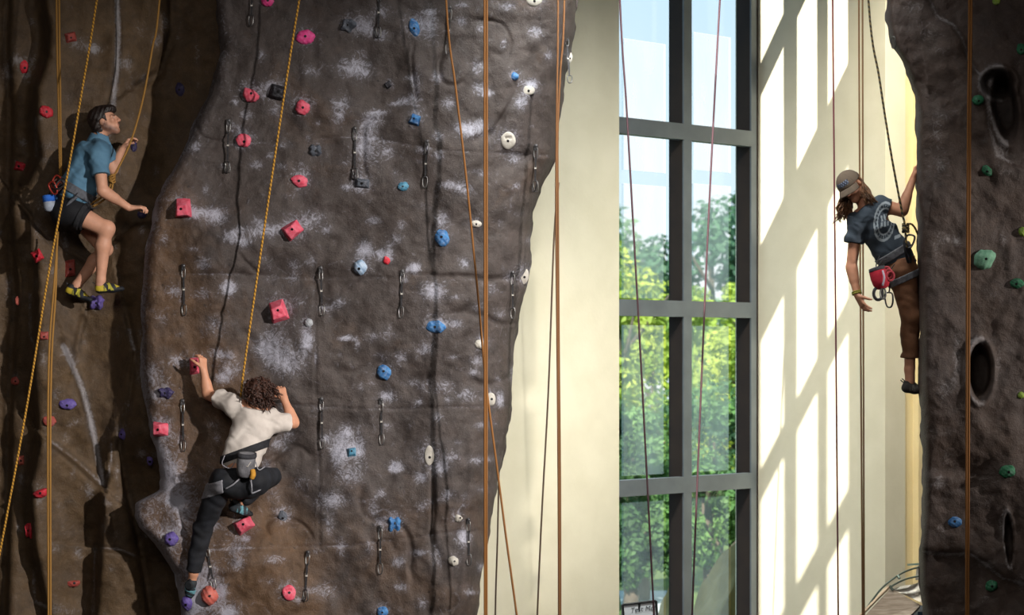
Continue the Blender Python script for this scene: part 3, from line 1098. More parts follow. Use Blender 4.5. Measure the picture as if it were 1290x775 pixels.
def build_camera():
    c = bpy.data.cameras.new('camera')
    c.sensor_width = 36
    c.lens = F / 1290 * 36
    c.shift_y = -(387.5 - HY) / 1290
    c.clip_end = 300
    c.dof.use_dof = True
    c.dof.focus_distance = 14.8
    c.dof.aperture_fstop = 2.2
    o = bpy.data.objects.new('camera', c)
    COL.objects.link(o)
    o.location = (0, CY, CZ)
    o.rotation_euler = (math.pi / 2, 0, 0)
    SC.camera = o
    SC.view_settings.view_transform = 'Standard'
    SC.view_settings.look = 'None'
# ================================================================ holds
# px, py, width, height, type, colour, turn, depth factor, label
CC, LL, RR = 'c', 'l', 'r'
PINK, MAG, RED, BRICK, SALMON, PURP, DPURP, GREY, BLK, BLUE, TEAL, WHITE, GREEN, LGREEN, YGREEN, CHALKY, SKYB = ('pink', 'magenta', 'red', 'brick', 'salmon', 'purple', 'dark_purple', 'grey', 'black', 'blue', 'teal', 'white', 'green', 'pale_green', 'yellow_green', 'chalky', 'sky_blue')
HCOL = {PINK: ('cc4258', 'd9687a'), MAG: ('cf2f78', 'dd5592'), RED: ('b01c2c', 'c42a38'), BRICK: ('8f3a33', 'a0483e'), SALMON: ('b8574c', 'c46a5c'), PURP: ('51427e', '63529a'), DPURP: ('2b2547', '383058'),
        GREY: ('3b3f47', '4e535c'), BLK: ('16151a', '232126'), BLUE: ('1b4f82', '3f76a8'), TEAL: ('2b647e', '5488a0'), WHITE: ('a09a90', 'b4aea4'), GREEN: ('1d5a3c', '2a6e4a'), LGREEN: ('5f8f74', '76a68a'),
        YGREEN: ('6f8a2e', '86a03a'), CHALKY: ('84878c', 'a2a4a8'), SKYB: ('7790ab', 'a3b3c4')}
HOLDS = [
    (LL, 89, 47, 15, 14, 'block', BRICK, 10, .7, 'square dull red hold near the top of the shaded wall, beside a hanging rope'),
    (LL, 30, 84, 11, 18, 'blob', RED, 5, .8, 'tall dark red hold high on the shaded wall, the highest left of the vertical ropes'),
    (LL, 58, 141, 18, 15, 'blob', RED, -25, .8, 'round red hold left of the head of the climber in blue'),
    (LL, 26, 210, 16, 13, 'block', RED, -20, .8, 'small bright red hold left of the waist of the climber in blue'),
    (LL, 227, 113, 12, 18, 'blob', DPURP, 10, .7, 'very dark purple hold in the deep shade above right of the climber in blue'),
    (LL, 168, 183, 9, 18, 'blob', DPURP, 0, 1.2, 'dark purple hold gripped by the raised hand of the climber in blue'),
    (LL, 47, 322, 14, 17, 'block', RED, 25, 1, 'pointed red hold left of the legs of the climber in blue'),
    (LL, 88, 338, 14, 24, 'block', BRICK, 0, .8, 'two-tone red hold in shade behind the shins of the climber in blue'),
    (LL, 23, 379, 8, 12, 'blob', SALMON, 0, .8, 'small oval pinkish hold at the far left, halfway down the shaded wall'),
    (LL, 122, 381, 19, 18, 'pinch', PURP, 0, 1.2, 'knobbly purple hold under the shoes of the climber in blue'),
    (LL, 55, 423, 13, 12, 'block', BRICK, -5, .7, 'small brick-red hold between the two slanting ropes below the climber in blue'),
    (LL, 20, 480, 14, 11, 'blob', BRICK, 0, .6, 'dim dark red hold near the edge of the shaded wall, lower left of the ropes'),
    (LL, 85, 509, 22, 14, 'blob', PURP, 0, .9, 'wide purple hold beside the pale vertical crack'),
    (LL, 62, 530, 17, 15, 'blob', BRICK, 0, .9, 'round brick-red hold behind the lower vertical rope'),
    (LL, 155, 547, 12, 15, 'blob', PURP, 20, .9, 'oval purple hold in the shaded wall left of the pink block hold'),
    (LL, 27, 580, 8, 14, 'block', SALMON, 0, .8, 'narrow pinkish hold just right of the slanting yellow rope, low on the shaded wall'),
    (LL, 189, 579, 8, 17, 'blob', PURP, 0, .9, 'narrow purple hold on the edge between shaded wall and lit wall'),
    (LL, 51, 620, 20, 15, 'jug', RED, 20, 1.2, 'wide red jug hold left of the lower vertical rope'),
    (LL, 38, 668, 11, 20, 'pinch', RED, 0, 1, 'upright bright red hold below the wide red jug'),
    (LL, 92, 734, 18, 12, 'jug', BRICK, 0, 1, 'red flat-topped hold at the bottom of the shaded wall'),
    (LL, 179, 270, 12, 12, 'blob', DPURP, 0, 1.2, 'dark purple hold under the low hand of the climber in blue'),
    (CC, 337, 1, 16, 15, 'blob', MAG, 0, .8, 'magenta hold cut by the top of the view'),
    (CC, 385, 47, 24, 19, 'blob', MAG, 0, .8, 'bright magenta oval hold right beside the yellow rope near the top'),
    (CC, 317, 118, 22, 22, 'jug', PINK, -30, .9, 'pink half-disc hold with a slanting flat top, left of a dark grey hold'),
    (CC, 381, 135, 19, 20, 'drop', PINK, 20, .8, 'pink teardrop hold right of the yellow rope and the dark grey knob'),
    (CC, 307, 177, 19, 17, 'blob', PINK, -15, .8, 'rounded pink hold next to the topmost hanging quickdraw on the left side'),
    (CC, 377, 228, 22, 16, 'drop', PINK, 75, .8, 'wide pink teardrop hold left of a round grey hold'),
    (CC, 231, 262, 22, 25, 'wedge', PINK, 0, 1.3, 'pink angular hold by the left edge of the lit wall'),
    (CC, 369, 290, 24, 21, 'wedge', PINK, -55, 1.2, 'pink angular hold at the right of the yellow rope, in the middle'),
    (CC, 351, 392, 24, 28, 'wedge', PINK, 15, 1.4, 'big pink wedge hold above the head of the climber in white'),
    (CC, 245, 461, 13, 24, 'block', PINK, 0, 1.4, 'pink hold gripped by the left hand of the climber in white'),
    (CC, 203, 541, 20, 20, 'wedge', PINK, -90, 1.2, 'pink block hold left of the climber in white, near the shaded wall'),
    (CC, 308, 662, 24, 19, 'wedge', PINK, -60, 1.6, 'pink block hold just below the tucked foot of the climber in white'),
    (CC, 264, 750, 22, 25, 'ball', SALMON, 0, 1, 'round salmon hold by the lower foot of the climber in white'),
    (CC, 364, 747, 17, 20, 'disc', PINK, 15, .8, 'pink disc hold near the bottom, right of the climber in white'),
    (CC, 439, 32, 20, 17, 'pinch', GREY, 20, .9, 'dark grey knob hold right of the magenta hold, ringed with chalk'),
    (CC, 349, 116, 21, 21, 'block', BLK, -20, 1, 'black angular hold touching the pink half-disc hold'),
    (CC, 397, 190, 17, 15, 'pinch', GREY, 0, 1, 'grey knobbly hold between two pink teardrop holds, ringed with chalk'),
    (CC, 456, 231, 20, 13, 'block', GREY, -8, .9, 'grey bar hold under a hanging quickdraw'),
    (CC, 489, 107, 9, 9, 'block', BLK, 30, .9, 'tiny black pointed hold in the upper middle'),
    (CC, 522, 35, 13, 24, 'blob', BLUE, 15, .8, 'tall blue hold near the top between two ropes'),
    (CC, 523, 151, 15, 14, 'wedge', BLUE, -20, .9, 'dark blue angular hold below the tall blue one'),
    (CC, 508, 235, 14, 12, 'blob', TEAL, 20, .8, 'small blue hold dusted white, left of a quickdraw under the upper seam'),
    (CC, 557, 300, 18, 22, 'blob', BLUE, 10, .8, 'round deep blue hold with chalky rim in the middle of the wall'),
    (CC, 549, 412, 25, 16, 'blob', BLUE, -8, .8, 'wide blue hold with a chalky top'),
    (CC, 484, 469, 18, 20, 'blob', BLUE, 20, .8, 'blue hold speckled with chalk, left of and below the wide blue one'),
    (CC, 497, 660, 17, 22, 'pinch', BLUE, 0, .8, 'bright blue knobbly hold low on the wall'),
    (CC, 482, 771, 14, 14, 'blob', BLUE, 0, .8, 'blue hold cut by the bottom of the view'),
    (CC, 443, 570, 12, 13, 'block', TEAL, 0, .9, 'small teal hold right of the climber in white'),
    (CC, 648, 96, 11, 11, 'drop', BLUE, 20, .8, 'tiny blue hold above a white oval hold on the right side'),
    (CC, 666, 114, 16, 12, 'disc', WHITE, 0, .6, 'white oval hold beside the tiny blue hold'),
    (CC, 640, 177, 19, 22, 'disc', WHITE, 0, .7, 'large white round hold with a dark slot'),
    (CC, 673, 1, 20, 14, 'disc', WHITE, 0, .7, 'white hold cut by the top of the view near the right edge of the wall'),
    (CC, 660, 348, 13, 21, 'disc', WHITE, 0, .7, 'white oval hold on the right edge of the wall, halfway down'),
    (CC, 600, 282, 14, 9, 'blob', WHITE, -8, .7, 'small whitish hold half behind the slanting orange rope'),
    (CC, 605, 434, 15, 12, 'blob', WHITE, -15, .8, 'whitish hold where the two orange ropes meet'),
    (CC, 618, 503, 13, 17, 'disc', WHITE, 0, .8, 'white hold behind the orange ropes just below their crossing'),
    (CC, 541, 574, 12, 25, 'disc', WHITE, 0, .7, 'tall white oval hold alone low on the wall'),
    (CC, 578, 652, 10, 13, 'jug', WHITE, -30, .8, 'small white cupped hold right of the bright blue knob'),
    (CC, 571, 707, 14, 12, 'blob', WHITE, -20, .8, 'white grooved hold, lowest of the white ones'),
    (CC, 717, 73, 9, 14, 'disc', WHITE, 0, .7, 'greyish hold on the outer right edge of the wall by a hanging quickdraw'),
    (CC, 487, 328, 9, 11, 'drop', RED, 20, .8, 'tiny red hold in a chalk smear in the middle'),
    (CC, 454, 337, 17, 19, 'ball', SKYB, 0, .7, 'pale blue-grey round hold covered in chalk beside the tiny red hold'),
    (CC, 389, 407, 11, 11, 'ball', CHALKY, 0, .7, 'small chalky grey knob right of the big pink wedge'),
    (CC, 356, 651, 12, 16, 'blob', GREY, 10, .9, 'grey oval hold right of the tucked foot of the climber in white'),
    (CC, 209, 495, 19, 14, 'pinch', DPURP, -5, 1, 'dark purple angular hold left of the raised arm of the climber in white'),
    (CC, 216, 679, 18, 18, 'blob', PURP, 0, .9, 'purple rounded hold left of the straight leg of the climber in white'),
    (CC, 236, 760, 16, 19, 'drop', PURP, 180, 1, 'purple hold under the toe of the climber in white'),
    (RR, 1232, 126, 15, 13, 'blob', GREEN, 10, .9, 'green hold left of the deep upper hollow'),
    (RR, 1243, 215, 11, 16, 'blob', GREEN, 35, .9, 'tilted green hold below the deep upper hollow'),
    (RR, 1286, 62, 11, 15, 'blob', GREEN, 0, .9, 'green hold at the picture edge high on the dark wall'),
    (RR, 1255, 2, 10, 9, 'blob', YGREEN, 20, .8, 'yellow-green hold at the very top of the dark wall'),
    (RR, 1241, 326, 30, 26, 'drop', LGREEN, -60, .7, 'large pale green hold right of the double rope'),
    (RR, 1281, 357, 18, 13, 'blob', GREEN, 0, .9, 'teal-green hold lower right of the large pale green one'),
    (RR, 1288, 292, 10, 12, 'blob', YGREEN, 0, .9, 'yellow-green hold at the picture edge above the teal-green one'),
    (RR, 1269, 594, 20, 16, 'blob', GREEN, 10, .9, 'dark green hold below the lower hollow'),
    (RR, 1203, 658, 18, 14, 'blob', BLUE, 5, .9, 'blue hold, the only blue one on the dark wall'),
    (RR, 1249, 738, 16, 14, 'blob', GREEN, 20, .9, 'green hold near the bottom of the dark wall'),
    (RR, 1286, 498, 9, 9, 'blob', YGREEN, 0, .9, 'dim olive hold at the picture edge right of the lower hollow'),
]
for h_ in HOLDS:
    HOLD_SPOTS.append((h_[1], h_[2], max(h_[3], h_[4]) / 2))
BVH = {}


def surf(wall, px, py):
    o = Vector((0, CY, CZ))
    d = (at(px, py, 0) - o).normalized()
    hit, n, _, _ = BVH[wall].ray_cast(o, d)
    if hit is None:
        return at(px, py, 0), Vector((0, -1, 0))
    return hit, n


def resin(colr):
    nm = 'resin_' + colr
    if nm in MATS:
        return MATS[nm]
    m = mat(nm, *HCOL[colr], 26, .68, .35, bscale=120)
    N, L = m.node_tree.nodes, m.node_tree.links
    b = N['Principled BSDF']
    src = b.inputs['Base Color'].links[0].from_socket
    tc = N.new('ShaderNodeTexCoord')
    oi = N.new('ShaderNodeObjectInfo')
    va = N.new('ShaderNodeVectorMath')
    L.new(tc.outputs['Object'], va.inputs[0])
    L.new(oi.outputs['Location'], va.inputs[1])
    no = N.new('ShaderNodeTexNoise')
    no.inputs['Scale'].default_value = 38
    no.inputs['Detail'].default_value = 6
    no.inputs['Roughness'].default_value = .75
    L.new(va.outputs[0], no.inputs['Vector'])
    rp = N.new('ShaderNodeMapRange')
    rp.inputs['From Min'].default_value = .50
    rp.inputs['From Max'].default_value = .74
    rp.inputs['To Max'].default_value = .55 if colr in (BLUE, TEAL, GREY, SKYB, CHALKY) else .28
    L.new(no.outputs['Fac'], rp.inputs['Value'])
    mx = N.new('ShaderNodeMix')
    mx.data_type = 'RGBA'
    L.new(rp.outputs['Result'], mx.inputs['Factor'])
    L.new(src, mx.inputs['A'])
    mx.inputs['B'].default_value = srgb('a8a8b2')
    L.new(mx.outputs['Result'], b.inputs['Base Color'])
    return m


def make_hold(spec):
    wall, px, py, w, h, typ, colr, turn, dep, label = spec
    p, n = surf(wall, px, py)
    # average the normal around the spot
    acc = Vector()
    for dx, dy in ((-5, 0), (5, 0), (0, -5), (0, 5), (0, 0)):
        acc += surf(wall, px + dx, py + dy)[1]
    view = (Vector((0, CY, CZ)) - p).normalized()
    n = (acc.normalized() * .55 + view * .6).normalized()
    k = (p.y - CY) / F
    a, b = w * k / 2, h * k / 2
    c = min(a, b) * 1.05 * dep + .004
    up = (Vector((0, 0, 1)) - n * n.z).normalized()
    rt = up.cross(n)
    t = math.radians(turn)
    U, Vv = rt * math.cos(t) + up * math.sin(t), -rt * math.sin(t) + up * math.cos(t)
    if abs(math.sin(t)) > .7:
        a, b = b, a
    bm = bmesh.new()
    sd = px * .37 + py * .11
    if typ in ('wedge', 'block'):
        if typ == 'wedge':
            T = [(-1, -1, 0), (1, -1, 0), (.8, 1, 0), (-.8, 1, 0), (-.62, -.72, 1), (.78, -.66, 1.0), (.5, .35, 1.25), (-.55, .2, 1.2)]
        else:
            T = [(-.9, -1, 0), (1, -.8, 0), (.9, 1, 0), (-1, .8, 0), (-.5, -.6, .9), (.7, -.5, .8), (.55, .6, 1.1), (-.55, .5, 1.0)]
        vs = [bm.verts.new((x * a, y * b, z * c)) for x, y, z in T]
        for f in [(0, 3, 2, 1), (4, 5, 6, 7), (0, 1, 5, 4), (1, 2, 6, 5), (2, 3, 7, 6), (3, 0, 4, 7)]:
            bm.faces.new([vs[i] for i in f])
        bmesh.ops.bevel(bm, geom=list(bm.edges), offset=min(a, b) * .16, segments=3, profile=.6, affect='EDGES')
        bmesh.ops.triangulate(bm, faces=list(bm.faces))
        bmesh.ops.subdivide_edges(bm, edges=list(bm.edges), cuts=1)
        for v in bm.verts:
            v.co += Vector((math.sin(v.co.y * 90 + sd), math.sin(v.co.x * 80 + sd), math.sin((v.co.x - v.co.y) * 85 + sd))) * min(a, b) * .03
    else:
        bmesh.ops.create_icosphere(bm, subdivisions=4, radius=1)
        for v in bm.verts:
            x, y, z = v.co
            if typ == 'disc':
                e = .55
                z = math.copysign(abs(z) ** e, z) * .55
                if abs(y - .35) < .14 and abs(x) < .45 and z > 0 and min(w, h) > 15:
                    z *= .6
            elif typ == 'drop':
                s = 1 - .42 * max(0, y)
                x *= s
                z *= .85 - .25 * y
            elif typ == 'jug':
                if y > .25:
                    y = .25 + (y - .25) * .25
                    z *= .75
                if y > .1:
                    z -= .45 * math.exp(-(x / .6) ** 2) * max(0, z) * min(1, (y - .1) / .2)
            elif typ == 'pinch':
                z *= 1 - .32 * math.cos(x * 4.2)
                x *= 1 + .16 * math.sin(y * 5 + sd)
                y *= 1 + .14 * math.sin(x * 6 + sd)
            elif typ == 'blob':
                z = math.copysign(abs(z) ** .8, z) * (.8 + .25 * y * -1)
            if typ != 'disc':
                q = .06 * math.sin(x * 5 + sd) * math.sin(y * 4.3 + sd * 2) + .03 * math.sin(x * 11 + y * 9 + sd)
            else:
                q = .03 * math.sin(x * 4 + y * 3 + sd)
            z = max(z * (1 + q), -.25)
            v.co = Vector((x * (1 + q) * a, y * (1 + q) * b, z * c * (1.2 if typ == 'ball' else 1)))
    M = Matrix((U, Vv, n)).transposed()
    tree_ = BVHTree.FromBMesh(bm)
    bx, by = rnd.uniform(-.12, .18) * a, rnd.uniform(-.2, .15) * b
    hit = tree_.ray_cast(Vector((bx, by, 1)), Vector((0, 0, -1)))
    me = bpy.data.meshes.new('climbing_hold')
    for v in bm.verts:
        v.co = M @ v.co
    bm.to_mesh(me)
    bm.free()
    o = bpy.data.objects.new('climbing_hold', me)
    COL.objects.link(o)
    o.location = p
    me.materials.append(resin(colr))
    me.polygons.foreach_set('use_smooth', [typ not in ('wedge', 'block')] * len(me.polygons))
    tag(o, label, 'climbing hold')
    if hit[0] is not None and max(w, h) > 12:
        z = hit[0].z
        nn = (M @ hit[1]).normalized()
        mb = MB()
        r = .0105 if max(w, h) > 15 else .008
        mb.lathe([(-.004, r), (.002, r), (.0022, r * .55), (.0024, r * .2)], p + M @ Vector((bx, by, z)), nn, 12)
        mb.build('bolt', mat('dark_bolt', '121113', '1d1b1d', 20, .5, metal=.4), o)
    return o


# ================================================================ quickdraws
QD = [  # wall, top px, bottom px, bottoms, label
    (CC, 318, -18, 316, 32, 1, 'quickdraw at the very top left of the lit wall, cut by the view'),
    (CC, 288, 152, 286, 217, 2, 'quickdraw with two open karabiners left of the rounded pink hold'),
    (CC, 447, 162, 447, 225, 2, 'quickdraw hanging just above the grey bar hold'),
    (CC, 478, -14, 476, 47, 2, 'quickdraw at the top of the wall left of the tall blue hold'),
    (CC, 567, 10, 564, 68, 1, 'quickdraw near the top, behind the slanting orange rope'),
    (CC, 538, 178, 535, 236, 1, 'quickdraw hanging from the upper seam right of the small dusted blue hold'),
    (CC, 675, 184, 674, 241, 2, 'quickdraw near the right edge of the wall below the large white round hold'),
    (CC, 231, 335, 232, 397, 1, 'quickdraw by the left edge of the lit wall below the pink angular hold'),
    (CC, 404, 338, 406, 397, 1, 'quickdraw right of the big pink wedge hold'),
    (CC, 507, 342, 505, 400, 1, 'quickdraw in the middle of the wall above the wide blue hold'),
    (CC, 646, 344, 646, 401, 1, 'quickdraw left of the white oval hold on the right edge'),
    (CC, 230, 505, 231, 568, 1, 'quickdraw left of the back of the climber in white'),
    (CC, 405, 503, 406, 565, 1, 'quickdraw right of the elbow of the climber in white'),
    (CC, 480, 504, 481, 560, 1, 'quickdraw below the chalk-speckled blue hold'),
    (CC, 260, 687, 270, 742, 1, 'quickdraw slanting beside the lower leg of the climber in white'),
    (CC, 388, 696, 384, 757, 2, 'quickdraw with two karabiners at the bottom by the pink disc hold'),
    (CC, 479, 664, 479, 723, 1, 'quickdraw left of the bright blue knobbly hold'),
    (CC, 590, 655, 591, 712, 1, 'quickdraw low near the right edge by the small white cupped hold'),
    (CC, 717, 48, 718, 104, 1, 'quickdraw on the outer right edge of the wall against the cream plaster'),
    (RR, 1125, 44, 1126, 69, 0, 'single karabiner hanging on the edge of the dark wall against the cream plaster'),
]


def karabiner(c, ax, side, L=.075, wd=.036, r=.0045):
    """closed D of wire: c centre, ax long axis, side short axis"""
    pts = []
    for i in range(20):
        a = 2 * math.pi * i / 20
        y = math.sin(a)
        x = math.cos(a)
        pts.append(c + ax * (math.copysign(abs(y) ** .8, y) * L / 2) + side * (math.copysign(abs(x) ** .6, x) * wd / 2 * (1 + .22 * y)))
    mb = MB()
    mb.tube(pts, r, 6, closed=True)
    return mb


def make_quickdraw(spec):
    wall, x0, y0, x1, y1, nb, label = spec
    p, n = surf(wall, x0, max(y0, -40))
    if wall == CC and x0 > 700:
        p = at(714, y0, p.y)
    st = mat('worn_steel', '6d6c6c', '8a8886', 30, .35, metal=.85)
    dk = mat('dark_steel', '3c3b3d', '504f50', 30, .4, metal=.7)
    wb = mat('black_webbing', '1f1e20', '343234', 60, .85, .3)
    q = surf(wall, x1, y1)[0]
    v = Vector((0, CY, CZ)) - p
    v.normalize()
    base = p + v * .02
    end = at(x1, y1, min(q.y, p.y + .05)) + v * .03
    ax = (base - end)
    ln = ax.length
    ax.normalize()
    side = ax.cross(Vector((0, -1, 0))).normalized()
    root = empty('quickdraw', base)
    tag(root, label, 'quickdraw' if nb else 'karabiner')
    if nb:
        mb = MB()
        mb.lathe([(-.03, .016), (0, .016), (.004, .010), (.010, .010), (.012, .004)], base, v, 10)
        mb.box(base - ax * .012 + v * .004, side * .014, ax * .022, v * .002)
        mb.build('hanger', dk, root)
    s2 = (side * .8 + v * .6).normalized()
    adopt(karabiner(base - ax * .058, ax, s2, .09, .036).build('karabiner', st, None, True), root)
    if nb:
        s0, s1 = base - ax * .088, end + ax * .078
        mb = MB()
        n_ = 6
        ring = []
        for i in range(n_ + 1):
            t = i / n_
            c = s0.lerp(s1, t) + v * (.004 * math.sin(t * 6))
            wd = .0075 if 0 < i < n_ else .005
            ring.append((c - side * wd, c + side * wd, c + side * wd + v * .004, c - side * wd + v * .004))
        V = [x for r_ in ring for x in r_]
        Fc = []
        for i in range(n_):
            for j in range(4):
                j2 = (j + 1) % 4
                Fc.append((i * 4 + j, i * 4 + j2, i * 4 + 4 + j2, i * 4 + 4 + j))
        mb.add(V, Fc + [(3, 2, 1, 0), (n_ * 4, n_ * 4 + 1, n_ * 4 + 2, n_ * 4 + 3)])
        mb.build('sling', wb, root)
        mb = MB()
        m_ = s0.lerp(s1, .42)
        mb.box(m_ + v * .0045, side * .0085, ax * .012, v * .0015)
        mb.build('sling_label', mat('pale_tape', 'a8a29a', 'b9b4ac', 30, .8), root)
        for k in range(nb):
            dl = (side * (.028 * (k - (nb - 1) / 2) * 2 / max(1, nb - 1)) if nb > 1 else Vector())
            a2 = (ax + dl * 5).normalized() if nb > 1 else ax
            adopt(karabiner(s1 - a2 * .038, a2, (side * (.85 if k == 0 else .5) + v * .5).normalized(), .088, .042).build('karabiner', st if k == 0 else dk, None, True), root)
    return root


# ================================================================ ropes
def rope_mat(name, c1, c2, c3=None, sc=46):
    if name in MATS:
        return MATS[name]
    m = bpy.data.materials.new(name)
    m.use_nodes = True
    N, L = m.node_tree.nodes, m.node_tree.links
    b = N['Principled BSDF']
    b.inputs['Roughness'].default_value = .8
    tc = N.new('ShaderNodeTexCoord')
    wv = N.new('ShaderNodeTexWave')
    wv.wave_type = 'BANDS'
    wv.bands_direction = 'DIAGONAL'
    wv.inputs['Scale'].default_value = sc * .9
    wv.inputs['Distortion'].default_value = 1.0
    L.new(tc.outputs['Object'], wv.inputs['Vector'])
    cr = N.new('ShaderNodeValToRGB')
    cr.color_ramp.elements[0].color = srgb(c1)
    cr.color_ramp.elements[0].position = .35
    cr.color_ramp.elements[1].color = srgb(c2)
    cr.color_ramp.elements[1].position = .75
    L.new(wv.outputs['Fac'], cr.inputs['Fac'])
    L.new(cr.outputs['Color'], b.inputs['Base Color'])
    MATS[name] = m
    return m


ROPES = [  # material, radius, strands [(px,py,y)...], label
    ('gold', .0085, [[(71.0, -330, -.25), (71.2, 0, -.2), (73.5, 130, -.1), (75.5, 224, .12)], [(74.6, -330, -.25), (74.6, 0, -.2), (76.0, 130, -.1), (77, 224, .12)]], 'golden double rope hanging straight down behind the climber in blue'),
    ('yellow', .0085, [[(170, -330, -.35), (122, 0, -.4), (104, 110, -.45), (85, 220, -.5), (62, 340, -.6), (35, 505, -.75), (1, 690, -1.0), (-40, 900, -1.3)]], 'yellow flecked rope slanting down to the lower left past the climber in blue'),
    ('gold', .0085, [[(228, -330, -.1), (201, 0, -.05), (192, 60, 0.0), (180, 125, .03), (166, 175, .05), (153, 204, .06), (141, 226, .07)]], 'golden rope tied to the harness of the climber in blue'),
    ('gold', .0085, [[(73, 292, -.05), (68, 360, -.12), (62, 440, -.2), (60.2, 560, -.25), (61.0, 775, -.3), (61.3, 960, -.3)], [(72, 296, -.05), (70, 370, -.12), (65, 450, -.2), (63.4, 560, -.25), (63.8, 775, -.3), (64.1, 960, -.3)]], 'double golden rope hanging below the climber in blue to the bottom'),
    ('yellow', .0085, [[(432, -330, -.45), (377, 0, -.42), (358, 120, -.40), (340, 240, -.38), (321, 370, -.36), (308, 460, -.35), (303, 500, -.36)]], 'yellow flecked rope running up from the climber in white'),
    ('orange', .0085, [[(549, -330, -.5), (562, 0, -.5), (574, 110, -.5), (587, 220, -.5), (601, 360, -.5), (612, 480, -.55), (625, 580, -.6), (638, 680, -.65), (651, 775, -.7), (675, 960, -.8)]], 'orange rope slanting across the right side of the lit wall'),
    ('orange', .0085, [[(610.4, -330, -.6), (610.4, 0, -.6), (610.6, 400, -.6), (610.8, 775, -.6), (611, 960, -.6)], [(613.6, -330, -.6), (613.4, 0, -.6), (613.2, 400, -.6), (613, 775, -.6), (613, 960, -.6)]], 'straight vertical double orange rope in front of the right side of the lit wall'),
    ('rust', .0085, [[(702, -330, -.2), (703, 0, -.2), (701.5, 130, -.2), (700.5, 260, -.2), (702, 420, -.2), (703.6, 600, -.2), (704.2, 775, -.2), (704.3, 960, -.2)], [(713, -330, -.2), (711, 0, -.2), (706, 90, -.2), (702.6, 170, -.2), (703, 260, -.19), (704, 420, -.19), (705.6, 600, -.19), (706, 775, -.19), (706, 960, -.19)]], 'rust-brown double rope along the right edge of the lit wall'),
    ('brown', .0075, [[(704, 230, .25), (698, 300, .25), (691, 490, .25), (683, 640, .25), (677, 775, .25), (671, 960, .25)]], 'thin brown rope slanting down in front of the cream plaster beside the rust double rope'),
    ('brown', .007, [[(629, 500, .6), (629, 560, .6), (627, 670, .6), (624, 775, .6), (622, 960, .6)]], 'thin dark rope coming out from behind the lower right edge of the lit wall'),
    ('maroon', .0085, [[(770, -330, .55), (781, 0, .6), (789, 130, .6), (797, 270, .6), (806, 430, .6), (815, 600, .6), (823, 757, .6), (830, 900, .6)]], 'dark maroon rope in front of the left column of window panes'),
    ('maroon', .0085, [[(925, -330, .6), (907, 0, .6), (900, 130, .6), (892, 290, .6), (885, 450, .6), (878, 620, .6), (872, 775, .6), (866, 960, .6)]], 'dark maroon rope in front of the right column of window panes'),
    ('wine', .0075, [[(1047, -330, .4), (1049, 0, .4), (1051, 220, .4), (1053.5, 480, .4), (1056, 775, .4), (1057, 960, .4)]], 'wine-red rope hanging in front of the sunlit wall, left of the climber in a cap'),
    ('tan', .0075, [[(1081.6, -330, .5), (1082, 0, .5), (1083.5, 300, .5), (1085.2, 560, .5), (1086.6, 775, .5), (1087, 960, .5)], [(1086.6, -330, .5), (1086.6, 0, .5), (1087.2, 300, .5), (1088, 560, .5), (1088.6, 775, .5), (1089, 960, .5)]], 'tan double rope hanging behind the climber in a cap'),
    ('olive', .0085, [[(1078, -330, -.35), (1094, 0, -.38), (1108, 100, -.4), (1122, 190, -.42), (1134, 255, -.43), (1141, 288, -.44)]], 'dark yellow flecked rope tied to the climber in a cap'),
    ('orange', .0085, [[(1221, -330, -1.0), (1221, 0, -1.0), (1219.5, 150, -1.0), (1218, 400, -1.0), (1217.2, 775, -1.0), (1217, 960, -1.0)], [(1224, -330, -1.0), (1223.8, 0, -1.0), (1222.4, 150, -1.0), (1221, 400, -1.0), (1220, 775, -1.0), (1220, 960, -1.0)]], 'double orange rope hanging in front of the dark wall'),
]


def build_ropes():
    RM = {'gold': rope_mat('golden_rope', '7d5824', 'a67a34'), 'yellow': rope_mat('yellow_flecked_rope', '7a5418', 'cc962e', sc=20), 'orange': rope_mat('orange_rope', '6e451a', '96622a'),
          'rust': rope_mat('rust_rope', '5c3a1c', '7a5028'), 'brown': rope_mat('brown_rope', '33261c', '5f4a34'), 'maroon': rope_mat('maroon_rope', '2c1a1e', '52303a'),
          'wine': rope_mat('wine_rope', '4a1c20', '74383a'), 'tan': rope_mat('tan_rope', '5a4026', '86643c'), 'olive': rope_mat('olive_rope', '1c1810', '6e5a30', sc=20)}
    for (m, r, strands, label) in ROPES:
        mb = MB()
        for s in strands:
            pts = [at(*q) for q in s]
            if pts[0].z > 8.6:
                pts[0].z = min(pts[0].z, 8.98)
            if pts[-1].y != pts[0].y or 'tied' not in label:
                if s[-1][1] > 880:                      # run on down to the floor
                    a_, b_ = pts[-2], pts[-1]
                    t_ = (.012 - b_.z) / (b_.z - a_.z)
                    pts.append(b_ + (b_ - a_) * t_)
            pts = [q for q in pts if q.z > .005]
            mb.tube(catmull(pts, 7), r, 7)
        o = mb.build('rope', RM[m], None, True)
        tag(o, label, 'rope')
        end = at(*strands[0][-1])
        if 'tied to' in label:
            k = MB()
            for i in range(4):
                c = end + Vector((0, 0, -.02 + .016 * i))
                k.tube([c + Vector((math.cos(a) * .022, math.sin(a) * .022, math.sin(a * 2 + i) * .008)) for a in [2 * math.pi * j / 12 for j in range(12)]], .0085, 7, closed=True)
            if 'blue' in label:
                k.tube(catmull([end + Vector((0, 0, -.02)), at(136, 240, .06), at(126, 250, .05), at(113, 257, .06)]), .0085, 7)
                k.tube(catmull([end + Vector((.01, 0, -.02)), at(139, 243, .04), at(128, 254, .03), at(117, 260, .05)]), .0085, 7)
            else:
                k.tube(catmull([end + Vector((0, 0, -.02)), at(1141, 300, -.44), at(1143, 312, -.44)]), .008, 7)
                k.tube(catmull([at(1141, 286, -.45), at(1147, 282, -.42), at(1153, 288, -.36), at(1158, 300, -.25)]), .008, 7)
            k.build('knot', RM[m], o, True)


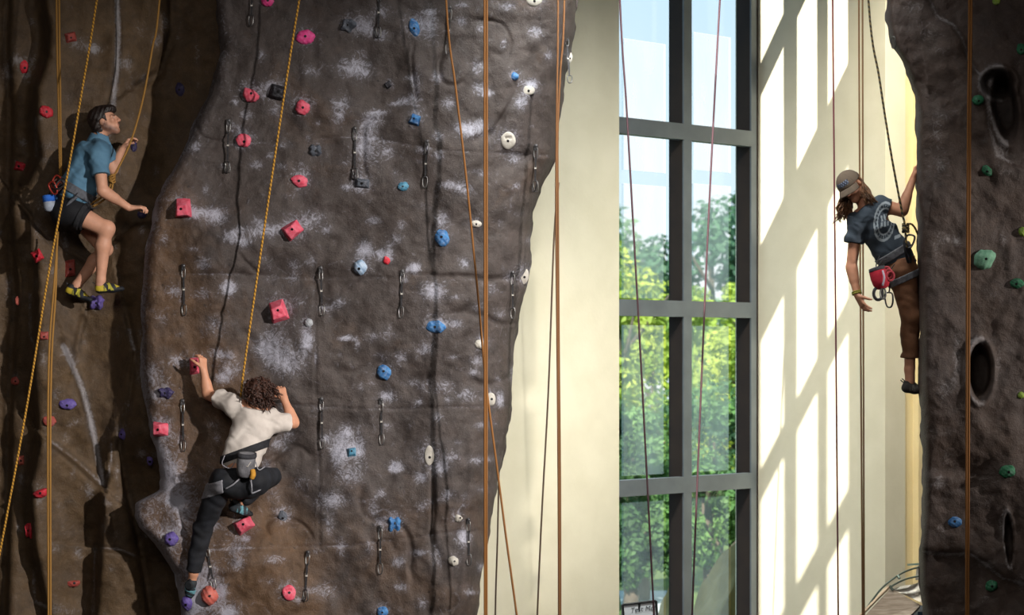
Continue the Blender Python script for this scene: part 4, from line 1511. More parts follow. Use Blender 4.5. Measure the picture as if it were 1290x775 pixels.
# ================================================================ odds and ends
def build_odds():
    # board standing in the window corner
    wh = mat('white_board', 'd5dbe0', 'e2e7ea', 5, .4)
    bk = mat('black_board_frame', '1d2022', '2a2d2f', 8, .5)
    y = 1.75
    A, B, C_, D = at(784, 762, y), at(826.5, 757, y), at(829.5, 800, y), at(788, 806, y)
    root = empty('notice_board', Vector(((A.x + B.x) / 2, y, 0)))
    tag(root, 'white hand-lettered notice board with a black frame standing at the bottom of the window', 'sign')
    n = Vector((0, -1, 0))
    mb = MB()
    mb.hexa([D, C_, C_ + n * -.01, D + n * -.01, A, B, B + n * -.01, A + n * -.01])
    mb.build('board', wh, root)
    mb = MB()
    cyc = [A, B, C_, D]
    for i in range(4):
        mb.tube([cyc[i] + n * .004, cyc[(i + 1) % 4] + n * .004], .011, 6)
    mb.build('board_frame', bk, root)
    mb = MB()
    for (p, q) in ((D, Vector((D.x - .05, y, 0))), (C_, Vector((C_.x + .05, y, 0))), ((A + B) / 2, Vector(((A.x + B.x) / 2, y + .25, 0)))):
        mb.tube([p, q], .012, 6)
    mb.build('stand', bk, root)
    cu = bpy.data.curves.new('lettering', 'FONT')
    cu.body = 'Test Me!'
    cu.size = .062
    cu.extrude = .001
    cu.shear = .25
    t = bpy.data.objects.new('lettering', cu)
    COL.objects.link(t)
    sl = math.atan2(B.z - A.z, B.x - A.x)
    t.rotation_euler = (math.pi / 2, -sl, 0)
    p0 = at(794, 772, y)
    t.location = (p0.x, y - .006, p0.z)
    bpy.context.view_layer.update()
    tme = bpy.data.meshes.new_from_object(t.evaluated_get(bpy.context.evaluated_depsgraph_get()))
    t2 = bpy.data.objects.new('lettering', tme)
    t2.location, t2.rotation_euler = t.location, t.rotation_euler
    COL.objects.link(t2)
    bpy.data.objects.remove(t)
    t = t2
    t.name = 'lettering'
    tme.materials.clear()
    tme.materials.append(mat('grey_marker', '4a5258', '5f686e', 6, .8))
    tm = t.location.copy()
    t.parent = root
    t.matrix_parent_inverse = Matrix.Translation(-Vector(root.location))
    # sloping wooden board with clear sheet and two bent rods
    y = .95
    wd = mat('limed_oak_board', '8e7f70', 'b3a494', 5, .55, .1, stretch=(1.5, 1.5, 14))
    root = empty('sloping_display', Vector((at(1130, 775, y).x, y, 0)))
    tag(root, 'sloping pale wooden board with a crumpled clear sheet and two bent metal rods', 'display')
    mb = MB()
    P = lambda x, yy, o=0.0: at(x, yy, y + o)
    a, b, c, d = P(1122, 741.5), P(1160, 762.5, -.05), P(1122, 800, -.25), P(1076, 790, -.2)
    th = Vector((0, .05, -.035))
    mb.hexa([d, c, c + th, d + th, a, b, b + th, a + th])
    mb.build('board', wd, root)
    mb = MB()
    mb.tube([a + Vector((-.02, 0, .01)), d + Vector((-.03, 0, .01))], .014, 6)
    mb.build('edge_strip', mat('pale_oak_edge', 'b9a184', 'c8b196', 6, .6), root)
    # clear crumpled sheet
    V, Fc = [], []
    nu, nv = 16, 8
    for i in range(nu):
        for j in range(nv):
            s, t_ = i / (nu - 1), j / (nv - 1)
            top = P(1125, 742).lerp(P(1172, 729, .1), s)
            bot = P(1126, 744).lerp(P(1172, 764, -.05), s)
            q = top.lerp(bot, t_)
            q.y += .05 * math.sin(s * 9 + t_ * 5) * math.sin(t_ * 6 + s * 3)
            V.append(q)
    for i in range(nu - 1):
        for j in range(nv - 1):
            Fc.append((i * nv + j, i * nv + j + 1, (i + 1) * nv + j + 1, (i + 1) * nv + j))
    pl = mat('clear_crumpled_plastic', 'c9c3b4', 'e6e2d8', 9, .15, .6, spec=.7)
    adopt(link('clear_sheet', V, Fc, pl, None, True), root)
    gm = mat('green_grey_rod', '4c564e', '5e6a60', 9, .4, metal=.6)
    for pts in ([(1090, 769, .0), (1099, 756, .02), (1112, 740, .05), (1130, 726, .08), (1146, 718, .1), (1168, 712, .1)], [(1091, 769, -.02), (1105, 753, 0), (1122, 739.5, .0), (1138, 731, .02), (1152, 727, .03), (1172, 724, .03)]):
        mb = MB()
        mb.tube(catmull([P(*q) for q in pts]), .008, 7)
        mb.build('bent_rod', gm, root, True)
    mb = MB()
    mb.tube([P(1131, 725, .08), P(1133, 729, .06)], .012, 6)
    mb.tube([P(1121, 738, .0), P(1125, 744, -.02)], .010, 6)
    mb.build('rod_clip', gm, root)
    mb = MB()
    mb.hexa([P(1143, 713, .1), P(1172, 711, .1), P(1172, 711, .3), P(1143, 713, .3), P(1143, 710.5, .1), P(1172, 708.5, .1), P(1172, 708.5, .3), P(1143, 710.5, .3)])
    mb.build('top_plate', mat('pale_green_acrylic', '8fb0a4', 'a8c4b8', 6, .2), root)
    mb = MB()
    mb.hexa([P(1153, 731, .1), P(1168, 731, .1), P(1168, 731, .2), P(1153, 731, .2), P(1155, 713, .1), P(1168, 713, .1), P(1168, 713, .2), P(1155, 713, .2)])
    mb.build('upright', pl, root)
    mb = MB()
    s0 = P(1162, 768, .2)
    mb.box(Vector((s0.x + .12, s0.y + .2, s0.z / 2 - .02)), (.16, 0, 0), (0, .2, 0), (0, 0, s0.z / 2))
    mb.build('base_block', mat('navy_base', '1c2836', '26374a', 6, .6), root)
# ================================================================ people
def unit(v):
    return Vector(v).normalized()


def frame(fwd, up):
    f = unit(fwd)
    u = Vector(up)
    u = (u - f * u.dot(f)).normalized()
    return f, u, f.cross(u)       # forward, up, own right-hand side


def head(S, c, f, u, r, cut_k=.012):
    c = Vector(c)
    A = [tuple(r), tuple(f), tuple(u)]
    S.ell(c + u * .028 - f * .016, (.076, .094, .090), *A, k=.03)
    S.ell(c - u * .030 + f * .022, (.060, .066, .074), *A, k=.03)
    S.cone(c - u * .092 + f * .066, c - u * .088 + f * .060, .023, .025, k=.03)
    for s in (-1, 1):
        S.cone(c - u * .045 + r * (.056 * s) - f * .004, c - u * .092 + f * .058 + r * (.012 * s), .017, .018, k=.02)
        S.ell(c - u * .012 + f * .066 + r * (.040 * s), (.024, .018, .020), *A, k=.02)                    # cheekbone
        S.cone(c + u * .027 + f * .082 + r * (.012 * s), c + u * .022 + f * .070 + r * (.048 * s), .010, .009, k=.014)   # brow
        S.ell(c + u * .008 + f * .090 + r * (.031 * s), (.017, .012, .011), *A, k=.012, sub=True)          # socket
        S.ell(c + u * .008 + f * .070 + r * (.031 * s), (.0125, .0125, .0125), *A, k=.004)                  # eyeball
        S.ell(c - f * .008 - u * .004 + r * (.078 * s), (.010, .019, .031), tuple(r), tuple((f - u * .2).normalized()), tuple((u + f * .2).normalized()), k=.008)   # ear
    S.cone(c + u * .016 + f * .090, c - u * .018 + f * .108, .0085, .0125, k=.012)
    for s in (-1, 1):
        S.ell(c - u * .023 + f * .098 + r * (.011 * s), (.009, .010, .008), *A, k=.008)
    S.cone(c - u * .046 + f * .086 - r * .016, c - u * .046 + f * .086 + r * .016, .0075, .0075, k=.008)
    S.cone(c - u * .056 + f * .084 - r * .013, c - u * .056 + f * .084 + r * .013, .008, .008, k=.008)
    # mouth line and the hollow under the lower lip
    S.ell(c - u * .051 + f * .095, (.020, .006, .0018), *A, k=.003, sub=True)


def hand(S, w, f, n, s, curl=(.5, .6, .5), spread=.1, sc=1.0, thumb=(.7, .3), k=.006):
    """w wrist, f finger direction, n palm normal (fingers curl towards it), s thumb side"""
    w = Vector(w)
    f = unit(f)
    n = Vector(n)
    n = (n - f * n.dot(f)).normalized()
    s_ = f.cross(n)
    s = s_ if s_.dot(Vector(s)) > 0 else -s_
    S.cone(w, w + f * .03 * sc, .026 * sc, .028 * sc, k=.02, flat=.66, axis=n)
    for o in (.030, .010, -.010, -.029):
        S.cone(w + f * .018 * sc + s * o * .55 * sc, w + f * .088 * sc + s * o * sc, .0155 * sc, .0115 * sc, k=.012)
    L = (.070, .078, .073, .057)
    for i, o in enumerate((.031, .0105, -.010, -.030)):
        p = w + f * (.090 - .004 * abs(i - 1)) * sc + s * o * sc
        ang = 0
        d0 = unit(f + s * spread * (1.5 - i) * .6)
        r = .0092 * sc * (1, 1.03, .98, .88)[i]
        for j in range(3):
            ang += curl[j] * (1 + .08 * (i - 1.5))
            d = d0 * math.cos(ang) + n * math.sin(ang)
            q = p + d * L[i] * (.46, .30, .24)[j] * sc
            S.cone(p, q, r, r * .9, k=k)
            p = q
            r *= .92
    p = w + f * .022 * sc + s * .024 * sc
    d = unit(f * .75 + s * thumb[0] + n * thumb[1])
    q = p + d * .045 * sc
    S.cone(p, q, .0145 * sc, .0115 * sc, k=.012)
    d = unit(d + f * .35 + n * .35)
    q2 = q + d * .032 * sc
    S.cone(q, q2, .0112 * sc, .0098 * sc, k=.005)
    S.cone(q2, q2 + unit(d + n * .3) * .022 * sc, .0098 * sc, .0078 * sc, k=.005)


def skin_cols(base, spots):
    base = np.array(srgb(base))

    def fn(V):
        C = np.tile(base, (len(V), 1))
        C[:, :3] *= (1 + .05 * wrinkle(V, 55, 2.0))[:, None]
        for (c, rad, colr, hard) in spots:
            d = np.linalg.norm(V - npv(c), axis=1)
            w = np.clip((rad - d) / (rad * (1 - hard) + 1e-6), 0, 1)[:, None]
            C = C * (1 - w) + np.array(srgb(colr)) * w
        C[:, 3] = 1
        return C
    return fn


def face_spots(c, f, u, r, lip='9a5a52', brow='3a261e', iris='2a211c', flush='c27a68'):
    sp = [(c - u * .016 + f * .108, .020, flush, .0)]
    for s in (-1, 1):
        sp += [(c - u * .014 + f * .07 + r * .04 * s, .022, flush, .0)]
        sp += [(c + u * .008 + f * .084 + r * .031 * s, .0115, 'c9c2ba', .5), (c + u * .009 + f * .087 + r * .031 * s, .0068, iris, .5)]
        for k in range(6):
            t = k / 5
            sp.append((c + u * (.028 - .004 * t) + f * (.092 - .018 * t) + r * (.012 + .034 * t) * s, .0085, brow, .3))
    for k in range(-2, 3):
        sp.append((c - u * .051 + f * (.092 - .002 * abs(k)) + r * .007 * k, .0085, lip, .3))
    return sp


def shell(fn, infl):
    return lambda P: fn(P) - infl


def shoe(name, label, heel, toe, up, ankle, m, colfn_args, parent, sc=1.0):
    heel, toe, up = Vector(heel), Vector(toe), unit(up)
    f = (toe - heel).normalized()
    up = (up - f * up.dot(f)).normalized()
    r = f.cross(up)
    L = (toe - heel).length
    S = SDF()
    S.cone(heel + f * .03 + up * .004, heel + f * L * .60, .034, .037, k=.02, flat=.85, axis=up)
    S.cone(heel + f * L * .60, toe - f * .026 - up * .004, .039, .026, k=.02, flat=.75, axis=up)
    S.cone(heel + f * .032 + up * .005, heel + f * .034 + up * .045, .034, .035, k=.025)
    S.cone(heel + f * L * .35 + up * .02, heel + f * L * .55 + up * .012, .032, .030, k=.02)
    fn = lambda P: np.maximum(S(P), (P - npv(heel)) @ npv(unit(up - f * .15)) - .056)
    lo, hi = S.box()
    black, main, acc, stripe = [np.array(srgb(c)) for c in colfn_args]

    def cf(V):
        a = (V - npv(heel)) @ npv(f) / L
        h = (V - npv(heel)) @ npv(up)
        C = np.tile(main, (len(V), 1))
        st = np.sin(a * 26 + h * 60) > .15
        C[(a > .30) & (a < .72) & st] = stripe
        C[(a < .28) & (h < .03)] = acc
        C[(a > .74)] = black
        C[(a > .70) & (a < .82) & (h > .012)] = acc
        C[h < -.012 - .004 * np.sin(a * 5)] = black
        C[(h > .045)] = black
        return C
    o = sdf_obj(name, fn, lo, hi, .005, m, None, cf)
    adopt(o, parent)
    # pull loop at the heel and a strap over the instep
    mb = MB()
    h0 = heel + up * .045 - f * .004
    mb.tube([h0 + r * .008, h0 - f * .018 + up * .012 + r * .008, h0 - f * .02 + up * .014 - r * .008, h0 - r * .008], .0035, 6)
    mb.build('pull_loop', mat('black_webbing', '1f1e20', '343234', 60, .85, .3), o)
    mb = MB()
    pts = []
    for i in range(9):
        a = math.pi * i / 8
        pts.append(heel + f * L * .45 + r * math.cos(a) * .043 + up * (math.sin(a) * .050 - .004))
    mb.tube(pts, .0055, 6)
    mb.build('strap', mat('strap_' + colfn_args[3], colfn_args[3], None, 40, .8, .3), o)
    if label:
        o['label'] = label
    return o


def belt(fn_under, c, axis, half, thick, m, name, parent, region=None, lo=None, hi=None):
    """band of webbing that hugs the body: the body's shell between two planes"""
    c, axis = npv(c), npv(unit(axis))

    def f(P):
        d = np.maximum(fn_under(P) - thick, np.abs((P - c) @ axis) - half)
        if region is not None:
            d = np.maximum(d, region(P))
        return d
    o = sdf_obj(name, f, lo, hi, .0065, m)
    adopt(o, parent)
    return o


def curls(mb, c, f, u, r, n, seed, rad, length, drop, R=(.088, .105, .100), spread=None, fr=.0045, test=None):
    rg = random.Random(seed)
    i = 0
    while i < n:
        v = Vector((rg.gauss(0, 1), rg.gauss(0, 1), rg.gauss(0, 1))).normalized()
        if test and not test(v):
            continue
        i += 1
        p = c + r * v.x * R[0] + f * v.y * R[1] + u * v.z * R[2]
        nrm = (r * v.x + f * v.y + u * v.z).normalized()
        t = nrm.orthogonal().normalized()
        t = (t * rg.uniform(-1, 1) + nrm.cross(t) * rg.uniform(-1, 1) + Vector(drop) * .9).normalized()
        b = nrm.cross(t).normalized()
        pts = []
        ph = rg.uniform(0, 6)
        L = length * rg.uniform(.6, 1.2)
        for k in range(9):
            s = k / 8
            pts.append(p + t * L * s + nrm * (rad * .7 * math.cos(ph + s * 8)) + b * (rad * math.sin(ph + s * 8)) + Vector(drop) * L * .5 * s * s)
        mb.tube(pts, [fr, fr, fr, fr, fr, fr, fr * .9, fr * .7, fr * .3], 5)


def person_root(o, label):
    return tag(o, label, 'person')


SKIN = None


# ---------------------------------------------------------------- the climber in white, seen from behind
def climber_white():
    m_skin = mat('skin', 'c08a6e', None, 30, .55, vcol=True, spec=.4)
    P = lambda x, y, d: at(x, y, -d)
    B = SDF()
    hc = P(325, 497, .36)
    f, u, r = frame((.30, .93, -.12), (.12, .05, 1))
    sL, sR = P(291, 511, .33), P(349, 531, .33)        # shoulders
    nb = P(322, 516, .345)
    waist, hip = P(305, 566, .40), P(300, 596, .44)
    chest = P(318, 538, .36)
    # torso
    B.cone(chest, waist, .115, .098, k=.03, flat=.72, axis=(0, 1, .1))
    B.cone(sL.lerp(sR, .18), sL.lerp(sR, .82), .078, .078, k=.05, flat=.9, axis=(0, 1, 0))
    B.cone(waist, hip, .098, .105, k=.05, flat=.8, axis=(0, 1, .1))
    B.cone(nb, hc - f * .03 - u * .02, .056, .052, k=.03)
    eL, wL = P(262, 497, .16), P(256.5, 466, .17)
    B.cone(sL, eL, .053, .042, k=.03)
    B.cone(eL, wL, .043, .028, k=.012)
    B.cone(eL + (wL - eL) * .12, eL + (wL - eL) * .45, .043, .038, k=.02)
    hand(B, wL, (-.12, .25, 1), (-.75, .6, -.1), (-.6, -.7, .1), curl=(.55, .75, .55), sc=.98, thumb=(.7, .5))
    eR, wR = P(370, 533, .20), P(358, 503, .17)
    B.cone(sR, eR, .053, .042, k=.03)
    B.cone(eR, wR, .043, .028, k=.012)
    B.cone(eR + (wR - eR) * .12, eR + (wR - eR) * .45, .043, .038, k=.02)
    hand(B, wR, (-.35, .35, .9), (-.2, .9, -.2), (-.9, -.1, .1), curl=(.6, .7, .5), sc=.98, thumb=(.8, .3))
    # legs under the cloth and the bare ankles
    kL, aL = P(256, 664, .24), P(244, 722, .17)
    hL, hR = P(281, 606, .44), P(320, 606, .46)
    B.cone(hL, kL, .062, .055, k=.04)
    B.cone(kL, aL, .055, .036, k=.02)
    kR, aR = P(340, 600, .17), P(303, 634, .16)
    B.cone(hR, kR, .060, .056, k=.04)
    B.cone(kR, aR, .055, .036, k=.02)
    B.cone(aL, P(242, 731, .15), .034, .034, k=.02)
    head(B, hc, f, u, r)
    lo, hi = B.box()
    body = sdf_obj('person', B, lo, hi, .005, m_skin, None, skin_cols('c48d70', face_spots(hc, f, u, r) + [(eL, .05, 'b9765f', .0), (eR, .05, 'b9765f', .0)]))
    person_root(body, 'climber in a white T-shirt and black trousers seen from behind, curly brown hair')
    # shirt
    T = SDF()
    T.cone(chest, P(304, 578, .41), .150, .150, k=.03, flat=.74, axis=(0, 1, .1))
    T.cone(sL.lerp(sR, .12), sL.lerp(sR, .88), .088, .088, k=.06, flat=.9, axis=(0, 1, 0))
    T.cone(P(318, 524, .36), chest, .12, .14, k=.05, flat=.72, axis=(0, 1, 0))
    T.cone(sL + Vector((.02, 0, 0)), sL.lerp(eL, .62), .078, .078, k=.03)
    T.cone(sR - Vector((.02, 0, 0)), sR.lerp(eR, .62), .078, .078, k=.03)
    hemn = npv(unit(P(330, 601, .4) - P(270, 588, .4)).cross(Vector((0, 1, 0))))     # hem normal, downwards
    hemn = hemn if hemn[2] < 0 else -hemn
    hemc = npv(P(302, 596, .42))
    slL, slR = npv(unit(eL - sL)), npv(unit(eR - sR))
    cL, cR = npv(sL.lerp(eL, .56)), npv(sR.lerp(eR, .56))
    neck = npv(nb + (hc - nb) * .12)
    nax = npv(unit(hc - nb))

    def shirt(Q):
        d = T(Q) + .006 * 1.3 * wrinkle(Q, 34, .7) + .002 * wrinkle(Q, 80, 2.1)
        d = np.maximum(d, (Q - hemc) @ hemn)
        for c, ax in ((cL, slL), (cR, slR)):
            nearm = ((Q - c) @ ax)
            d = np.maximum(d, np.where(np.linalg.norm(Q - c, axis=1) < .16, nearm, -1))
        d = np.maximum(d, np.where(np.linalg.norm(Q - neck, axis=1) < .12, (Q - neck) @ nax, -1))
        return d
    lo, hi = T.box()
    sh = sdf_obj('t_shirt', shirt, lo, hi, .006, mat('white_cotton', 'bdb3ab', 'cbc2ba', 9, .9, .25, bscale=160))
    adopt(sh, body)
    # trousers
    Tr = SDF()
    Tr.cone(P(304, 590, .42), P(301, 606, .46), .140, .150, k=.05, flat=.85, axis=(0, 1, .1))
    Tr.ell(P(287, 606, .50), (.125, .12, .12), (1, 0, 0), (0, 1, 0), (0, 0, 1), k=.05)
    Tr.ell(P(321, 606, .50), (.125, .12, .12), (1, 0, 0), (0, 1, 0), (0, 0, 1), k=.05)
    Tr.cone(P(280, 608, .44), kL, .108, .076, k=.05)
    Tr.cone(kL, P(244, 719, .175), .074, .056, k=.03)
    Tr.cone(P(322, 604, .44), kR, .105, .080, k=.05)
    Tr.cone(kR, aR + (kR - aR) * .18, .074, .055, k=.03)
    topn, topc = npv(unit(P(300, 560, .4) - P(301, 600, .42))), npv(P(300, 590, .42))
    cuf = npv(unit(aL - kL))
    cufc = npv(P(243.5, 719, .17))

    def trousers(Q):
        d = Tr(Q) + .0045 * wrinkle(Q, 22, 3.0) + .003 * wrinkle(Q, 50, 1.0)
        d = np.maximum(d, (Q - topc) @ topn)
        d = np.maximum(d, np.where(np.linalg.norm(Q - cufc, axis=1) < .2, (Q - cufc) @ cuf, -1))
        return d
    lo, hi = Tr.box()
    tr = sdf_obj('trousers', trousers, lo, hi, .006, mat('black_stretch_cloth', '17181c', '22242a', 14, .8, .2, bscale=140))
    adopt(tr, body)
    # harness
    bk = mat('black_harness', '1b1b1e', '29292d', 40, .8, .3)
    gy = mat('grey_harness_webbing', '84838a', '97969d', 50, .8, .3)
    both = lambda Q: np.minimum(shirt(Q), trousers(Q))
    bc = P(303, 571, .42)
    bax = unit(Vector((-.36, 0, 1)))
    bl = npv(bc)
    har = belt(both, bc, bax, .029, .012, bk, 'harness', body, lo=bl - .28, hi=bl + .28)
    har['label'] = 'black waist belt of the climbing harness with grey leg loops'
    ll = belt(trousers, P(270.5, 614, .42), unit(Vector((.42, .1, -1)) * -1), .050, .010, gy, 'leg_loop', har, lo=npv(P(270, 614, .42)) - .24, hi=npv(P(270, 614, .42)) + .2,
              region=lambda Q: (Q[:, 0] - npv(P(286, 610, .4))[0]))
    for pts in ([(284, 616, .62), (293, 611, .64), (302, 603, .63)], [(315, 600, .63), (317, 612, .65), (317, 622, .60)], [(317, 622, .6), (328, 617, .58), (337, 608, .5)]):
        mb = MB()
        mb.tube(catmull([P(*q) for q in pts]), .006, 6)
        mb.build('strap', gy, har, True)
    for pts in ([(283, 574, .6), (280, 585, .6), (290, 590, .62), (296, 582, .62)], [(322, 582, .6), (326, 592, .6), (334, 588, .56)]):
        mb = MB()
        mb.tube(catmull([P(*q) for q in pts]), .004, 6)
        mb.build('gear_loop', gy, har, True)
    # shoes
    tl = ('1b1e22', '2a3238', '2c3034', '5f8f9a')
    ms = mat('shoe_cloth', 'ffffff', None, 30, .7, vcol=True, bump=.2)
    shoe('shoe', None, P(243, 730, .16), P(237, 757, .10), (-.25, -1, .1), None, ms, tl, body)
    shoe('shoe', None, P(289, 638, .19), P(319, 648, .13), (.15, -.45, .9), None, ms, tl, body)
    # hair
    H = SDF()
    A = [tuple(r), tuple(f), tuple(u)]
    H.ell(hc + u * .034 - f * .028, (.096, .104, .094), *A, k=.03)
    H.ell(hc - u * .020 - f * .055, (.085, .055, .060), *A, k=.03)
    fn = lambda Q: np.maximum(H(Q) + .010 * wrinkle(Q, 60, .4) + .006 * wrinkle(Q, 120, 1.4), (Q - npv(hc + f * .045)) @ npv(unit(f - u * .8)))
    lo, hi = H.box()
    mh = mat('brown_hair', '2a1811', '48291c', 40, .5, .5, bscale=200, spec=.5)
    hr = sdf_obj('hair', fn, lo, hi, .005, mh)
    adopt(hr, body)
    mb = MB()
    curls(mb, hc + u * .03 - f * .025, f, u, r, 230, 4, .014, .075, (.25, 0, -.5), R=(.098, .108, .098), fr=.0048, test=lambda v: v.y < .45 and v.z > -.75)
    curls(mb, hc + u * .03 - f * .02 + r * .045, f, u, r, 90, 5, .014, .085, (.5, 0, -.5), R=(.085, .09, .085), fr=.0045, test=lambda v: v.y < .5)
    mb.build('curls', mh, hr, True)
    # chalk bag hanging at the back of the harness
    root = empty('chalk_bag', P(309, 588, .66))
    tag(root, 'grey chalk bag hanging at the back of the climber in white', 'chalk bag')
    ax = unit(Vector((-.12, .15, -1)))
    top = P(311, 573, .67)
    mb = MB()
    mb.lathe([(0, .070), (.02, .074), (.07, .075), (.13, .070), (.165, .055), (.175, .03)], top, ax, 20, 1, .8)
    mb.build('pouch', mat('grey_bag_cloth', '57565a', '77767a', 18, .85, .5, bscale=90), root, True)
    mb = MB()
    mb.lathe([(-.012, .066), (-.014, .078), (.010, .082), (.022, .076)], top, ax, 20, 1, .8)
    mb.build('rim', mat('dark_bag_rim', '2d2d31', '3b3b40', 40, .8, .3), root, True)
    mb = MB()
    mb.lathe([(-.013, .060), (-.016, .02)], top, ax, 16, 1, .8)
    mb.build('chalk', mat('chalk_dust', '76757a', '8d8c90', 30, .9), root)
    mb = MB()
    mb.tube(catmull([P(318, 592, .68), P(319, 598, .69), P(317, 603, .68)]), [.020] * 6 + [.020] * 6 + [.016], 8)
    mb.build('brush_pocket', mat('orange_cord', 'b5802c', 'c99236', 30, .8), root, True)
    mb = MB()
    mb.tube([P(305, 585, .705), P(312, 588, .72), P(316, 582, .705)], .004, 6)
    mb.build('drawcord', mat('pale_tape', 'a8a29a', 'b9b4ac', 30, .8), root)
    return body


# ---------------------------------------------------------------- the climber in blue, in profile
def climber_blue():
    m_skin = mat('skin', 'c08a6e', None, 30, .55, vcol=True, spec=.4)
    P = at
    Y = .10
    B = SDF()
    hc = P(133.5, 154, Y)
    f, u, r = frame((.93, -.10, .30), (-.30, .05, .95))
    sN, sF = P(124, 192, Y - .17), P(127, 186, Y + .17)
    nb = P(122, 180, Y)
    hip = P(91, 262, Y)
    waist = P(101, 232, Y)
    chest = P(115, 203, Y)
    B.cone(chest, waist, .110, .092, k=.03, flat=1.25, axis=(0, 1, 0))
    B.cone(sN.lerp(sF, .15), sN.lerp(sF, .85), .075, .075, k=.05)
    B.cone(waist, hip, .092, .10, k=.05, flat=1.2, axis=(0, 1, 0))
    B.cone(nb, hc - f * .03 - u * .03, .057, .054, k=.03)
    eN, wN = P(129, 240, Y - .22), P(163, 262, Y - .08)
    B.cone(sN, eN, .055, .043, k=.03)
    B.cone(eN, wN, .044, .028, k=.012)
    B.cone(eN + (wN - eN) * .1, eN + (wN - eN) * .45, .045, .039, k=.02)
    hand(B, wN, (1, .15, .08), (.15, .25, -1), (.2, 1, .1), curl=(.35, .75, .75), thumb=(.7, .4))
    eF, wF = P(142, 214, Y + .24), P(154, 188, Y + .22)
    B.cone(sF, eF, .053, .043, k=.03)
    B.cone(eF, wF, .043, .028, k=.012)
    hand(B, wF, (.55, .1, .8), (.8, .1, -.5), (-.2, -1, .1), curl=(.55, .7, .5), thumb=(.7, .5))
    hN, hF = P(93, 268, Y - .11), P(95, 268, Y + .11)
    kN, aN = P(134, 289, Y - .10), P(127, 352, Y - .06)
    B.cone(hN, kN, .088, .060, k=.04)
    B.ell(kN + Vector((.012, 0, .01)), (.056, .056, .060), (1, 0, 0), (0, 1, 0), (0, 0, 1), k=.03)
    B.cone(kN, kN.lerp(aN, .32) - Vector((.012, 0, 0)), .050, .058, k=.03)
    B.cone(kN.lerp(aN, .32) - Vector((.012, 0, 0)), aN, .058, .036, k=.03)
    B.cone(aN, P(126, 358, Y - .06), .036, .036, k=.02)
    kF, aF = P(133, 314, Y + .14), P(97, 359, Y + .12)
    B.cone(hF, kF, .085, .058, k=.02)
    B.cone(kF, kF.lerp(aF, .32) - Vector((.012, 0, .006)), .050, .056, k=.03)
    B.cone(kF.lerp(aF, .32) - Vector((.012, 0, .006)), aF, .056, .036, k=.03)
    B.cone(aF, P(95, 365, Y + .12), .036, .036, k=.02)
    head(B, hc, f, u, r)
    lo, hi = B.box()
    beard = '5f4236'
    sp = [(c, .036, beard, .25) for c in [hc - u * .07 + f * .03 + r * .05, hc - u * .085 + f * .055 + r * .025, hc - u * .10 + f * .066, hc - u * .085 + f * .055 - r * .025, hc - u * .055 + f * .004 + r * .062, hc - u * .03 - f * .0 + r * .07]]
    sp += [(hc - u * .038 + f * .094, .014, beard, .0)]
    body = sdf_obj('person', B, lo, hi, .005, m_skin, None, skin_cols('c39076', sp + face_spots(hc, f, u, r, flush='b5735f')))
    person_root(body, 'dark-haired climber in a blue polo shirt and black shorts, side on and looking up')
    # polo shirt
    T = SDF()
    T.cone(P(114, 200, Y), P(99, 236, Y), .142, .138, k=.03, flat=1.22, axis=(0, 1, 0))
    T.cone(P(99, 236, Y), P(88, 262, Y), .135, .130, k=.04, flat=1.2, axis=(0, 1, 0))
    T.cone(sN.lerp(sF, .1), sN.lerp(sF, .9), .085, .085, k=.06)
    T.cone(sN, sN.lerp(eN, .62), .078, .080, k=.03)
    T.cone(sF, sF.lerp(eF, .70), .076, .074, k=.03)
    hemc, hemn = npv(P(88, 258, Y)), npv(unit(P(80, 290, Y) - P(100, 236, Y)))
    cu = [(npv(sN.lerp(eN, .60)), npv(unit(eN - sN))), (npv(sF.lerp(eF, .66)), npv(unit(eF - sF)))]
    neck, nax = npv(nb + (hc - nb) * .22), npv(unit(hc - nb))

    def shirt(Q):
        d = T(Q) + .006 * 1.3 * wrinkle(Q, 34, 1.9) + .002 * wrinkle(Q, 80, .3)
        d = np.maximum(d, (Q - hemc) @ hemn)
        for c, ax in cu:
            d = np.maximum(d, np.where(np.linalg.norm(Q - c, axis=1) < .125, (Q - c) @ ax, -1))
        return np.maximum(d, np.where(np.linalg.norm(Q - neck, axis=1) < .12, (Q - neck) @ nax, -1))
    lo, hi = T.box()
    mp = mat('blue_polo_cotton', '4b7089', '587d95', 9, .9, .25, bscale=160)
    sh = sdf_obj('polo_shirt', shirt, lo, hi, .006, mp)
    adopt(sh, body)
    # collar
    Ck = SDF()
    nc0 = nb + (hc - nb) * .10
    Ck.cone(nc0 - Vector(nax) * .02, nc0 + Vector(nax) * .028, .080, .074, k=.02)
    Ck.cone(nc0 + f * .06, nc0 + f * .085 - u * .055, .022, .012, k=.02)
    inner = SDF().cone(nc0 - Vector(nax) * .1, nc0 + Vector(nax) * .1, .063, .061)
    lo, hi = Ck.box()
    co = sdf_obj('collar', lambda Q: np.maximum(np.maximum(Ck(Q), np.abs((Q - npv(nc0)) @ nax - .0) - .040 - .03 * ((Q - npv(nc0)) @ npv(f) > .03)), -inner(Q)), lo, hi, .005, mp)
    adopt(co, sh)
    # shorts
    Sh = SDF()
    Sh.cone(P(92, 252, Y), P(90, 268, Y), .130, .140, k=.05, flat=1.2, axis=(0, 1, 0))
    Sh.cone(hN, hN.lerp(kN, .62), .115, .100, k=.05)
    Sh.cone(hF, hF.lerp(kF, .45), .112, .100, k=.05)
    Sh.ell(P(84, 270, Y), (.12, .17, .11), (1, 0, 0), (0, 1, 0), (0, 0, 1), k=.05)
    lc = [(npv(hN.lerp(kN, .40)), npv(unit(kN - hN))), (npv(hF.lerp(kF, .40)), npv(unit(kF - hF)))]
    tpc, tpn = npv(P(95, 252, Y)), npv(unit(P(100, 240, Y) - P(92, 262, Y)))

